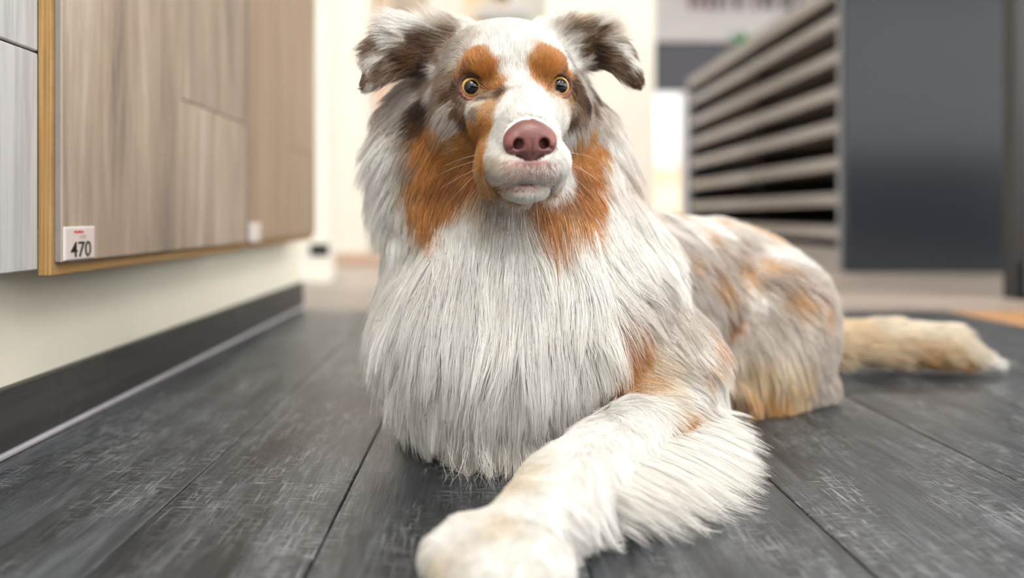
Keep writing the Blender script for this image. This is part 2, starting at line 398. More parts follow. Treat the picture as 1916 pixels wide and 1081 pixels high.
# brown flooring samples lying in the shelves
for k, z in enumerate((1.007, 0.862, 0.72, 0.582, 0.435, 0.29, 0.156)):
    for j, (a, b_) in enumerate(((RY0 + 0.09, RYM - 0.04), (RYM + 0.04, RY1 - 0.06))):
        s = box('floor_sample', RX0 + 0.05, RX1 - 0.06, a, b_, z - 0.0118, z + (0.050 if k < 3 else 0.028), M['rack_sample'], bev=0.002)
        tag(s, 'brown flooring sample lying on the %s shelf of the rack, %s half' % (('top', 'second', 'third', 'fourth', 'fifth', 'sixth', 'lowest')[k], ('near', 'far')[j]), 'flooring sample', 'samples lying in the rack')

# plant on the rack's top
pl = empty('potted_plant', (1.62, 4.9, 1.165)); tag(pl, 'small green leafy plant on top of the rack', 'plant')
bm = bmesh.new(); cyl_bm(bm, (1.62, 4.9, 1.165), 0.05, 0.07, 0.07); me = bpy.data.meshes.new('pot'); bm.to_mesh(me); bm.free(); link('pot', me, M['terracotta'], pl)
random.seed(8)
for k in range(46):
    a = random.uniform(0, 2 * math.pi); el = random.uniform(0.0, 1.2); L = random.uniform(0.10, 0.2); w = random.uniform(0.014, 0.026)
    d = Vector((math.cos(a) * math.cos(el), math.sin(a) * math.cos(el), math.sin(el))); s = d.cross(Vector((0, 0, 1))).normalized()
    c = Vector((1.62, 4.9, 1.245)); up = s.cross(d)
    pts = []
    for t, ww in ((0, 0.15), (0.35, 1), (0.7, 0.8), (1.0, 0.05)):
        q = c + d * L * t - Vector((0, 0, 1)) * 0.05 * t * t
        pts += [q - s * w * ww, q + up * 0.003, q + s * w * ww]
    fs = []
    for i in range(3):
        for j in range(2):
            q = i * 3 + j
            fs.append((q, q + 1, q + 4, q + 3))
    me = bpy.data.meshes.new('leaf'); me.from_pydata([tuple(p) for p in pts], [], fs); link('leaf', me, M['leaf'], pl, True)

# black display column at the right picture edge
dc = empty('display_stand', (1.5, 2.15, 0)); tag(dc, 'black display stand cut by the right picture edge', 'display stand')
box('side_post', 1.415, 1.455, 2.115, 2.172, 0.0, 1.9, M['post_grey'], dc, bev=0.002)
box('front_panel', 1.405, 1.72, 2.098, 2.1148, 0.008, 1.9, M['black'], dc, bev=0.001)
box('foot', 1.425, 1.72, 2.06, 2.098, 0.012, 0.105, M['metal_grey'], dc, bev=0.002)
box('back_panel', 1.4555, 1.72, 2.13, 2.165, 0.0, 1.9, M['black'], dc)

# white illuminated poster box in front of the pillar
pb = empty('poster_box', (1.2, 5.3, 0)); tag(pb, 'white lit poster box with orange glow beside the pillar', 'light box')
PBY = 5.6
def pbx(px): return (px - CX) * PBY / FPX
def pbz(py): return H + (CY - py) * PBY / FPX
box('frame', pbx(1196), pbx(1288), PBY, PBY + 0.12, 0.0, pbz(171), M['white_plastic'], pb, bev=0.012, seg=2)
m = bpy.data.materials.new('lit_poster'); m.use_nodes = True
nt = m.node_tree; nt.nodes.clear()
geo = N(nt, 'ShaderNodeNewGeometry'); sep = N(nt, 'ShaderNodeSeparateXYZ'); nt.links.new(geo.outputs['Position'], sep.inputs[0])
nz = N(nt, 'ShaderNodeTexNoise'); nz.inputs['Scale'].default_value = 7.0; nt.links.new(geo.outputs['Position'], nz.inputs['Vector'])
ad = N(nt, 'ShaderNodeMath', operation='MULTIPLY_ADD'); nt.links.new(nz.outputs['Fac'], ad.inputs[0]); ad.inputs[1].default_value = 0.10; nt.links.new(sep.outputs['Z'], ad.inputs[2])
mr = N(nt, 'ShaderNodeMapRange'); mr.inputs['From Min'].default_value = pbz(390); mr.inputs['From Max'].default_value = pbz(180); nt.links.new(ad.outputs[0], mr.inputs['Value'])
rp = N(nt, 'ShaderNodeValToRGB'); els = rp.color_ramp.elements
for _ in range(3): els.new(0.5)
for e_, (p_, c_) in zip(els, [(0.0, (1.0, 0.85, 0.55)), (0.18, (1.0, 0.88, 0.62)), (0.36, (1.0, 0.66, 0.42)), (0.50, (1.0, 0.93, 0.88)), (1.0, (1, 1, 1))]):
    e_.position = p_; e_.color = (*c_, 1)
nt.links.new(mr.outputs[0], rp.inputs['Fac'])
em = N(nt, 'ShaderNodeEmission'); em.inputs['Strength'].default_value = 1.15; nt.links.new(rp.outputs['Color'], em.inputs['Color'])
ou = N(nt, 'ShaderNodeOutputMaterial'); nt.links.new(em.outputs[0], ou.inputs[0])
box('lit_face', pbx(1200), pbx(1272), PBY - 0.006, PBY, 0.12, pbz(178), m, pb)

# dark wall, pale sign board with lettering
SY = 7.4
def sx_(px): return (px - CX) * SY / FPX
def sz_(py): return H + (CY - py) * SY / FPX
cw = box('wall_charcoal', sx_(1140), sx_(1640), SY, 7.6, 0.0, sz_(79), M['charcoal_wall'])
tag(cw, 'charcoal wall panel under the pale sign', 'wall', kind='structure')
sg = empty('shop_sign', (sx_(1400), SY, sz_(80))); tag(sg, 'pale grey shop sign with blurred plum lettering', 'sign')
box('sign_board', sx_(1140), sx_(1640), SY - 0.03, SY + 0.02, sz_(79), sz_(-190), M['sign_face'], sg, bev=0.003)
for (a, b_, mt, hh) in ((1288, 1295, 'plum_letter', 0), (1302, 1309, 'plum_letter', 0), (1318, 1330, 'plum_letter', 0), (1338, 1347, 'dark_letter', 1), (1356, 1361, 'plum_letter', 0),
                    (1373, 1386, 'dark_letter', 0), (1404, 1412, 'plum_letter', 1), (1422, 1434, 'dark_letter', -1), (1440, 1448, 'plum_letter', 0), (1461, 1478, 'dark_letter', 2), (1488, 1497, 'plum_letter', 1)):
    box('letter', sx_(a), sx_(b_), SY - 0.05, SY - 0.0302, sz_(19 + hh), sz_(-45), M[mt], sg, bev=0.002)

# vague things on the back wall seen over the dog's head
pn = empty('wall_panel', (0, 7.6, 1.9)); tag(pn, 'peach wall panel above the head of the dog', 'panel')
box('panel_face', (868 - CX) * 7.55 / FPX, (906 - CX) * 7.55 / FPX, 7.55, 7.6, 1.6, 2.6, M['peach'], pn, bev=0.004)
vz = empty('wall_figure', (0.16, 7.3, 1.9)); tag(vz, 'blurred, unidentified dark-topped pink vase on a white shelf above the dog', 'blob')
bm = bmesh.new(); cyl_bm(bm, (0.163, 7.3, 2.10), 0.045, 0.065, 0.10, 32); me = bpy.data.meshes.new('blob_base'); bm.to_mesh(me); bm.free(); link('blob_base', me, M['pink'], vz, True)
bm = bmesh.new(); cyl_bm(bm, (0.163, 7.3, 2.20), 0.075, 0.06, 0.09, 32); me = bpy.data.meshes.new('blob_top'); bm.to_mesh(me); bm.free(); link('blob_top', me, M['black'], vz, True)
vz.name = 'dark_pink_blob'  # unidentified dark and pink spot; the lidded jar form is made up
sh = box('wall_shelf', -0.1, 0.42, 7.15, 7.6, 2.07, 2.099, M['white_plastic'], bev=0.003); tag(sh, 'white wall shelf carrying the pink vase', 'shelf')
br = empty('wood_display', (-0.6, 5.5, 0)); tag(br, 'beige wood display boards left behind the ear', 'display')
def bxd(px, Y): return (px - CX) * Y / FPX
box('board', bxd(693, 5.5), bxd(728, 5.5), 5.5, 5.53, 0.0, 2.3, M['pinkwood'], br, bev=0.002)
box('board', bxd(731, 5.5), bxd(800, 5.5), 5.52, 5.55, 0.0, 2.3, M['oak_beige'], br, bev=0.002)
box('branch', bxd(697, 5.4), bxd(706, 5.4), 5.40, 5.43, H + (CY - 14) * 5.4 / FPX, 2.3, M['olive'], br, bev=0.003)
box('foot', bxd(693, 5.4), bxd(800, 5.4), 5.40, 5.50, 0.0, 0.05, M['olive'], br, bev=0.003)

# ================================================================== the dog
rng = np.random.default_rng(11)
F32 = np.float32

def V(*a): return np.array(a, dtype=np.float64)
def pix(px, py, Y): return V((px - CX) * Y / FPX, Y, H + (CY - py) * Y / FPX)

# head frame: right (picture right), forward (out of the muzzle), up; origin between the eyes, centimetres
HO = V(0.0255, 0.655, 0.326)
yaw, pitch, roll = math.radians(5.5), math.radians(10.0), math.radians(1.5)
hf = V(math.sin(yaw) * math.cos(pitch), -math.cos(yaw) * math.cos(pitch), -math.sin(pitch))
hr = np.cross(V(0, 0, 1), hf); hr /= np.linalg.norm(hr)
hu = np.cross(hf, hr)
hr, hu = hr * math.cos(roll) + hu * math.sin(roll), hu * math.cos(roll) - hr * math.sin(roll)
HR = np.stack([hr, hf, hu], axis=1)            # columns: world axes of the head
def hw(x, y, z): return HO + HR @ (V(x, y, z) * 0.01)
def to_head(p): return ((p - HO) @ HR) * 100.0

def d_ell(p, c, r, R=None):
    q = p - np.asarray(c)
    if R is not None: q = q @ R
    r = np.asarray(r)
    k0 = np.sqrt(((q / r) ** 2).sum(-1)); k1 = np.sqrt(((q / (r * r)) ** 2).sum(-1)) + 1e-9
    return k0 * (k0 - 1.0) / k1
def d_cone(p, a, b, ra, rb):
    a = np.asarray(a); b = np.asarray(b); ba = b - a
    t = np.clip(((p - a) @ ba) / (ba @ ba), 0, 1)
    return np.linalg.norm(p - a - t[..., None] * ba, axis=-1) - (ra + (rb - ra) * t)
def d_tri(p, a, b, c, th):
    a, b, c = map(np.asarray, (a, b, c))
    ba, cb, ac = b - a, c - b, a - c; pa, pb, pc = p - a, p - b, p - c
    n = np.cross(ba, ac)
    s = np.sign(pa @ np.cross(ba, n)) + np.sign(pb @ np.cross(cb, n)) + np.sign(pc @ np.cross(ac, n))
    def seg(e, q):
        w = e * np.clip((q @ e) / (e @ e), 0, 1)[..., None] - q
        return (w * w).sum(-1)
    de = np.minimum(np.minimum(seg(ba, pa), seg(cb, pb)), seg(ac, pc))
    dp = (pa @ n) ** 2 / (n @ n)
    return np.sqrt(np.where(s < 2.0, de, dp)) - th
def smin(a, b, k):
    h = np.maximum(k - np.abs(a - b), 0.0) / k
    return np.minimum(a, b) - h * h * k * 0.25
def smax(a, b, k): return -smin(-a, -b, k)

PRIMS = []      # (fn, k, op, lo, hi)
def _bb(pts, r):
    pts = np.array(pts); return pts.min(0) - r, pts.max(0) + r
def W_ell(c, r, k=0.03, op='+', R=None):
    PRIMS.append((lambda p: d_ell(p, c, r, R), k, op) + _bb([c], max(r)))
def W_cone(a, b, ra, rb, k=0.03, op='+'):
    PRIMS.append((lambda p: d_cone(p, a, b, ra, rb), k, op) + _bb([a, b], max(ra, rb)))
def Hd_ell(c, r, k=1.5, op='+'):
    w = hw(*c); rr = np.array(r) * 0.01
    PRIMS.append((lambda p: d_ell(p, w, rr, HR), k * 0.01, op) + _bb([w], max(rr)))
def Hd_cone(a, b, ra, rb, k=1.5, op='+'):
    W_cone(hw(*a), hw(*b), ra * 0.01, rb * 0.01, k * 0.01, op)
def Hd_tri(a, b, c, th, k=0.6):
    A, B, C_ = hw(*a), hw(*b), hw(*c)
    PRIMS.append((lambda p: d_tri(p, A, B, C_, th * 0.01), k * 0.01, '+') + _bb([A, B, C_], th * 0.01))

# ---- trunk, lying diagonally away from the lens
axis_d = V(0.62, 0.785, 0.0)                    # from chest to rump
left_d = V(0.785, -0.62, 0.0)                   # the flank that faces the lens
RT = np.stack([left_d, axis_d, V(0, 0, 1)], axis=1)
W_ell((0.045, 0.800, 0.138), (0.108, 0.115, 0.125), 0.04, '+', RT)          # rib cage, front
W_ell((0.032, 0.738, 0.112), (0.108, 0.058, 0.098), 0.05)                   # breast
W_ell((0.13, 0.885, 0.132), (0.098, 0.15, 0.100), 0.05, '+', RT)
W_ell((0.245, 0.985, 0.118), (0.090, 0.14, 0.094), 0.05, '+', RT)
W_ell((0.330, 1.045, 0.102), (0.084, 0.092, 0.088), 0.05, '+', RT)          # rump
# ---- haunch of the visible hind leg, hind foot
W_ell((0.352, 0.950, 0.078), (0.055, 0.074, 0.080), 0.05, '+', RT)
W_ell((0.318, 0.918, 0.055), (0.043, 0.052, 0.055), 0.03, '+', RT)
W_cone((0.385, 0.945, 0.025), (0.318, 0.905, 0.020), 0.024, 0.020, 0.02)
W_cone((0.318, 0.905, 0.020), (0.275, 0.878, 0.018), 0.020, 0.019, 0.02)
# far hind leg
W_ell((0.285, 1.09, 0.075), (0.05, 0.085, 0.075), 0.03, '+', RT)
# ---- neck
W_cone((0.042, 0.80, 0.19), hw(0, -10.0, -4.5), 0.104, 0.078, 0.05)
W_cone((0.035, 0.755, 0.17), hw(0, -6.5, -5.5), 0.088, 0.052, 0.05)
W_ell(hw(-4.6, -9.0, -6.5), (0.048, 0.05, 0.062), 0.05)     # ruff
W_ell(hw(4.4, -9.5, -6.5), (0.044, 0.05, 0.058), 0.05)
# ---- extended left foreleg
EL, WR, PW = V(0.178, 0.750, 0.037), V(0.052, 0.535, 0.034), V(0.006, 0.462, 0.021)
W_cone((0.115, 0.770, 0.145), (0.165, 0.752, 0.085), 0.060, 0.045, 0.03)     # shoulder to upper arm
W_cone((0.165, 0.752, 0.085), EL, 0.045, 0.036, 0.03)
W_cone(EL, WR, 0.035, 0.0255, 0.03)
W_cone(WR, PW, 0.0245, 0.0195, 0.010)
ld = (PW - WR); ld[2] = 0; ld /= np.linalg.norm(ld); lp = V(-ld[1], ld[0], 0)
for s, fwd, rr in ((-1.5, 0.006, 0.0155), (-0.5, 0.019, 0.0168), (0.5, 0.020, 0.0168), (1.5, 0.008, 0.0155)):
    c0 = PW + lp * s * 0.0155 - ld * 0.01; c1 = PW + lp * s * 0.0190 + ld * fwd
    W_cone(V(c0[0], c0[1], 0.022), V(c1[0], c1[1], 0.0165), rr * 1.0, rr * 0.95, 0.010)
# ---- folded right foreleg under the chest
W_cone((-0.020, 0.81, 0.06), (-0.030, 0.795, 0.035), 0.045, 0.032, 0.03)
W_cone((-0.030, 0.795, 0.035), (0.012, 0.715, 0.024), 0.030, 0.023, 0.02)
W_cone((0.012, 0.715, 0.024), (0.034, 0.695, 0.020), 0.022, 0.019, 0.02)
# ---- tail
TL = [V(0.40, 1.075, 0.085), V(0.47, 1.10, 0.052), V(0.56, 1.115, 0.045), V(0.635, 1.112, 0.042), V(0.70, 1.102, 0.020)]
TRD = [0.030, 0.022, 0.027, 0.025, 0.006]
for a, b_, ra, rb in zip(TL[:-1], TL[1:], TRD[:-1], TRD[1:]): W_cone(a, b_, ra, rb, 0.004)

# ---- head
Hd_ell((0, -5.6, 0.9), (5.4, 6.4, 4.70), 2.0)            # cranium
Hd_ell((0, -1.8, 1.7), (3.6, 2.8, 2.6), 1.4)            # forehead
for s in (-1, 1):
    Hd_ell((s * 4.0, -3.2, -2.4), (2.5, 3.6, 3.3), 2.0)       # cheek
    Hd_ell((s * 2.35, 0.25, 1.75), (1.55, 1.3, 1.15), 1.2)    # brow
    Hd_ell((s * 2.55, 1.3, -2.4), (1.35, 2.6, 1.6), 1.4)        # below the eye
Hd_cone((0, -0.5, -0.7), (0, 6.6, -3.0), 2.15, 1.75, 1.2)     # bridge
Hd_cone((0, 0.0, -3.2), (0, 6.2, -4.7), 3.05, 2.5, 0.9)       # muzzle
for s in (-1, 1):
    Hd_ell((s * 1.45, 6.2, -5.45), (1.70, 2.35, 1.60), 0.6)   # lip pads
    Hd_ell((s * 2.25, 3.2, -5.9), (1.10, 3.4, 2.0), 0.9)      # flews
Hd_cone((0, -2.5, -6.4), (0, 5.3, -7.15), 2.3, 1.35, 0.35)    # lower jaw
Hd_ell((0, 5.95, -7.45), (1.75, 1.45, 0.92), 0.3)             # chin
Hd_ell((0, 8.0, -6.88), (1.15, 1.9, 0.24), 0.12, '-')          # mouth cleft
Hd_ell((0, 7.55, -3.8), (1.75, 1.1, 1.55), 0.5)               # bed of the nose
# eyes
EYE = [(-3.55, -0.15, 0.0), (3.55, -0.15, 0.0)]
ER = 1.10
GAZE = [V(-0.10, 0.985, 0.10), V(0.16, 0.975, 0.12)]
GAZE = [g_ / np.linalg.norm(g_) for g_ in GAZE]
for e_, g_ in zip(EYE, GAZE):
    Hd_ell(e_, (1.36, 1.24, 1.30), 0.6)                       # lids
for e_, g_ in zip(EYE, GAZE):
    ev_ = V(*e_)
    a_ = ev_ + g_ * 0.2; b2 = ev_ + g_ * 3.0
    Hd_cone(a_, b2, 0.74, 1.02, 0.10, '-')                    # opening
# ears: folded flaps
#      A root top, B root bottom, R fold ridge, Q mid lower, T tip
Hd_tri((-3.0, -7.0, 5.1), (-9.8, -6.8, 5.7), (-6.2, -7.0, 1.2), 0.42, 1.2)
Hd_tri((-9.8, -6.8, 5.6), (-6.2, -7.0, 1.2), (-9.0, -5.6, 1.9), 0.30)
Hd_tri((-9.8, -6.8, 5.6), (-9.0, -5.6, 1.9), (-12.2, -4.6, 0.4), 0.28)
Hd_tri((-9.8, -6.8, 5.6), (-11.8, -6.4, 3.6), (-12.2, -4.6, 0.4), 0.28)
Hd_tri((3.0, -7.0, 5.1), (8.6, -6.6, 5.5), (6.2, -7.0, 1.2), 0.42, 1.2)
Hd_tri((8.6, -6.6, 5.4), (6.2, -7.0, 1.2), (8.6, -5.6, 2.2), 0.30)
Hd_tri((8.6, -6.6, 5.4), (8.6, -5.6, 2.2), (11.6, -4.6, 0.4), 0.28)
Hd_tri((8.6, -6.6, 5.4), (10.6, -6.4, 3.4), (11.6, -4.6, 0.4), 0.28)

def sdf(P, mind=0.05):
    d = np.full(P.shape[0], mind, dtype=np.float64)
    for fn, k, op, lo, hi in PRIMS:
        mg = 0.03 + k
        m_ = ((P > lo - mg) & (P < hi + mg)).all(1)
        if not m_.any(): continue
        v_ = fn(P[m_])
        d[m_] = smin(d[m_], v_, k) if op == '+' else smax(d[m_], -v_, k)
    return smax(d, -P[:, 2] + 0.0008, 0.004)

# ---- sampled field on a grid
h_ = 0.0034
LO = V(-0.135, 0.408, -0.008); HI = V(0.745, 1.215, 0.425)
NX, NY, NZ = [int(math.ceil(v)) + 1 for v in (HI - LO) / h_]
xs, ys, zs = [LO[i] + h_ * np.arange(n) for i, n in enumerate((NX, NY, NZ))]
FLD = np.full((NX, NY, NZ), 0.05, dtype=F32)
for fn, k, op, lo, hi in PRIMS:
    mg = 0.03 + k
    i0 = np.maximum(np.floor((lo - mg - LO) / h_).astype(int), 0); i1 = np.minimum(np.ceil((hi + mg - LO) / h_).astype(int) + 1, (NX, NY, NZ))
    sl = tuple(slice(a, b_) for a, b_ in zip(i0, i1))
    gx, gy, gz = np.meshgrid(xs[sl[0]], ys[sl[1]], zs[sl[2]], indexing='ij')
    P_ = np.stack([gx, gy, gz], -1).reshape(-1, 3)
    v_ = fn(P_).reshape(gx.shape).astype(F32)
    FLD[sl] = smin(FLD[sl], v_, k) if op == '+' else smax(FLD[sl], -v_, k)
FLD = smax(FLD, (-zs[None, None, :] + 0.0008).astype(F32) + np.zeros_like(FLD), 0.004)

def fld(P):
    q = (P - LO) / h_
    q = np.clip(q, 0.001, np.array([NX, NY, NZ]) - 1.002)
    i = q.astype(int); f = q - i
    out = 0
    for dx in (0, 1):
        for dy in (0, 1):
            for dz in (0, 1):
                w = (f[:, 0] if dx else 1 - f[:, 0]) * (f[:, 1] if dy else 1 - f[:, 1]) * (f[:, 2] if dz else 1 - f[:, 2])
                out = out + w * FLD[i[:, 0] + dx, i[:, 1] + dy, i[:, 2] + dz]
    return out
def fgrad(P, e=0.003):
    g_ = np.stack([fld(P + V(*(e * (j == i) for j in range(3)))) - fld(P - V(*(e * (j == i) for j in range(3)))) for i in range(3)], -1)
    return g_ / (np.linalg.norm(g_, axis=1, keepdims=True) + 1e-12)

def surface_nets(fl, lo, h):
    ins = fl < 0
    nx, ny, nz = fl.shape
    cnt = np.zeros((nx - 1, ny - 1, nz - 1), np.int8)
    for dx in (0, 1):
        for dy in (0, 1):
            for dz in (0, 1):
                cnt += ins[dx:nx - 1 + dx, dy:ny - 1 + dy, dz:nz - 1 + dz]
    act = (cnt > 0) & (cnt < 8)
    idx = -np.ones(act.shape, np.int64); cells = np.argwhere(act); idx[act] = np.arange(len(cells))
    acc = np.zeros((len(cells), 3)); n_ = np.zeros(len(cells))
    corners = [(a, b_, c) for a in (0, 1) for b_ in (0, 1) for c in (0, 1)]
    for c0 in corners:
        for ax in range(3):
            if c0[ax]: continue
            c1 = list(c0); c1[ax] = 1
            f0 = fl[cells[:, 0] + c0[0], cells[:, 1] + c0[1], cells[:, 2] + c0[2]].astype(np.float64); f1 = fl[cells[:, 0] + c1[0], cells[:, 1] + c1[1], cells[:, 2] + c1[2]].astype(np.float64)
            m_ = (f0 < 0) != (f1 < 0)
            t = f0[m_] / (f0[m_] - f1[m_])
            pt_ = np.tile(np.array(c0, float), (m_.sum(), 1)); pt_[:, ax] += t
            acc[m_] += pt_; n_[m_] += 1
    verts = lo + h * (cells + acc / n_[:, None])
    quads = []
    for ax in range(3):
        a1, a2 = (ax + 1) % 3, (ax + 2) % 3
        s0 = [slice(None)] * 3; s1 = [slice(None)] * 3
        s0[ax] = slice(0, -1); s1[ax] = slice(1, None)
        A = ins[tuple(s0)]; B = ins[tuple(s1)]
        e_ = np.argwhere(A != B)
        e_ = e_[(e_[:, a1] > 0) & (e_[:, a2] > 0) & (e_[:, a1] < fl.shape[a1] - 1) & (e_[:, a2] < fl.shape[a2] - 1)]
        q = []
        for o1, o2 in ((-1, -1), (0, -1), (0, 0), (-1, 0)):
            c = e_.copy(); c[:, a1] += o1; c[:, a2] += o2
            q.append(idx[c[:, 0], c[:, 1], c[:, 2]])
        q = np.stack(q, 1)
        fl_ = ~A[e_[:, 0], e_[:, 1], e_[:, 2]]
        q[fl_] = q[fl_][:, ::-1]
        quads.append(q)
    return verts, np.concatenate(quads)

def numgrad(P, fn, e=0.0006):
    g_ = np.stack([fn(P + V(*(e * (j == i) for j in range(3)))) - fn(P - V(*(e * (j == i) for j in range(3)))) for i in range(3)], -1)
    return g_ / (np.linalg.norm(g_, axis=1, keepdims=True) + 1e-12)

verts, quads = surface_nets(FLD, LO, h_)
me = bpy.data.meshes.new('dog'); me.from_pydata(verts.tolist(), [], quads.tolist())
bm = bmesh.new(); bm.from_mesh(me)
hz_ = lambda c: -5.5 < c[0] < 5.5 and -2.0 < c[1] < 10 and -8 < c[2] < 4
vh = to_head(np.array([v.co for v in bm.verts]))
sel = (np.abs(vh[:, 0]) < 5.6) & (vh[:, 1] > -1.8) & (vh[:, 2] > -8) & (vh[:, 2] < 3.6)
bm.verts.ensure_lookup_table()
es = [e_ for e_ in bm.edges if sel[e_.verts[0].index] and sel[e_.verts[1].index]]
bmesh.ops.subdivide_edges(bm, edges=es, cuts=2, use_grid_fill=True)
bmesh.ops.triangulate(bm, faces=[f for f in bm.faces if len(f.verts) > 4])
bm.to_mesh(me); bm.free()
nv = len(me.vertices); co = np.empty(nv * 3); me.vertices.foreach_get('co', co); co = co.reshape(-1, 3)
for _ in range(3):
    d_ = sdf(co); co = co - np.clip(d_, -0.002, 0.002)[:, None] * 0.9 * numgrad(co, sdf)
me.vertices.foreach_set('co', co.ravel()); me.update()
me.polygons.foreach_set('use_smooth', [True] * len(me.polygons))

# ---- casting a picture point on the dog's surface (only used to author coat markings and hair flow)
CAMP = V(0, 0, H)
def cast(pts, lev=0.0):
    pts = np.asarray(pts, float)
    D = np.stack([(pts[:, 0] - CX) / FPX, np.ones(len(pts)), (CY - pts[:, 1]) / FPX], 1); D /= np.linalg.norm(D, axis=1, keepdims=True)
    t = np.full(len(pts), 0.41); best = np.full(len(pts), 9.0); bt = t.copy()
    for _ in range(140):
        P_ = CAMP + D * t[:, None]
        v_ = sdf(P_, 0.09) - lev
        b_ = (v_ < best) & (best > 0.0005); best[b_] = v_[b_]; bt[b_] = t[b_]
        t = t + np.clip(v_ * 0.7, 0.0004, 0.03) * (best > 0.0005)
    return CAMP + D * bt[:, None], best

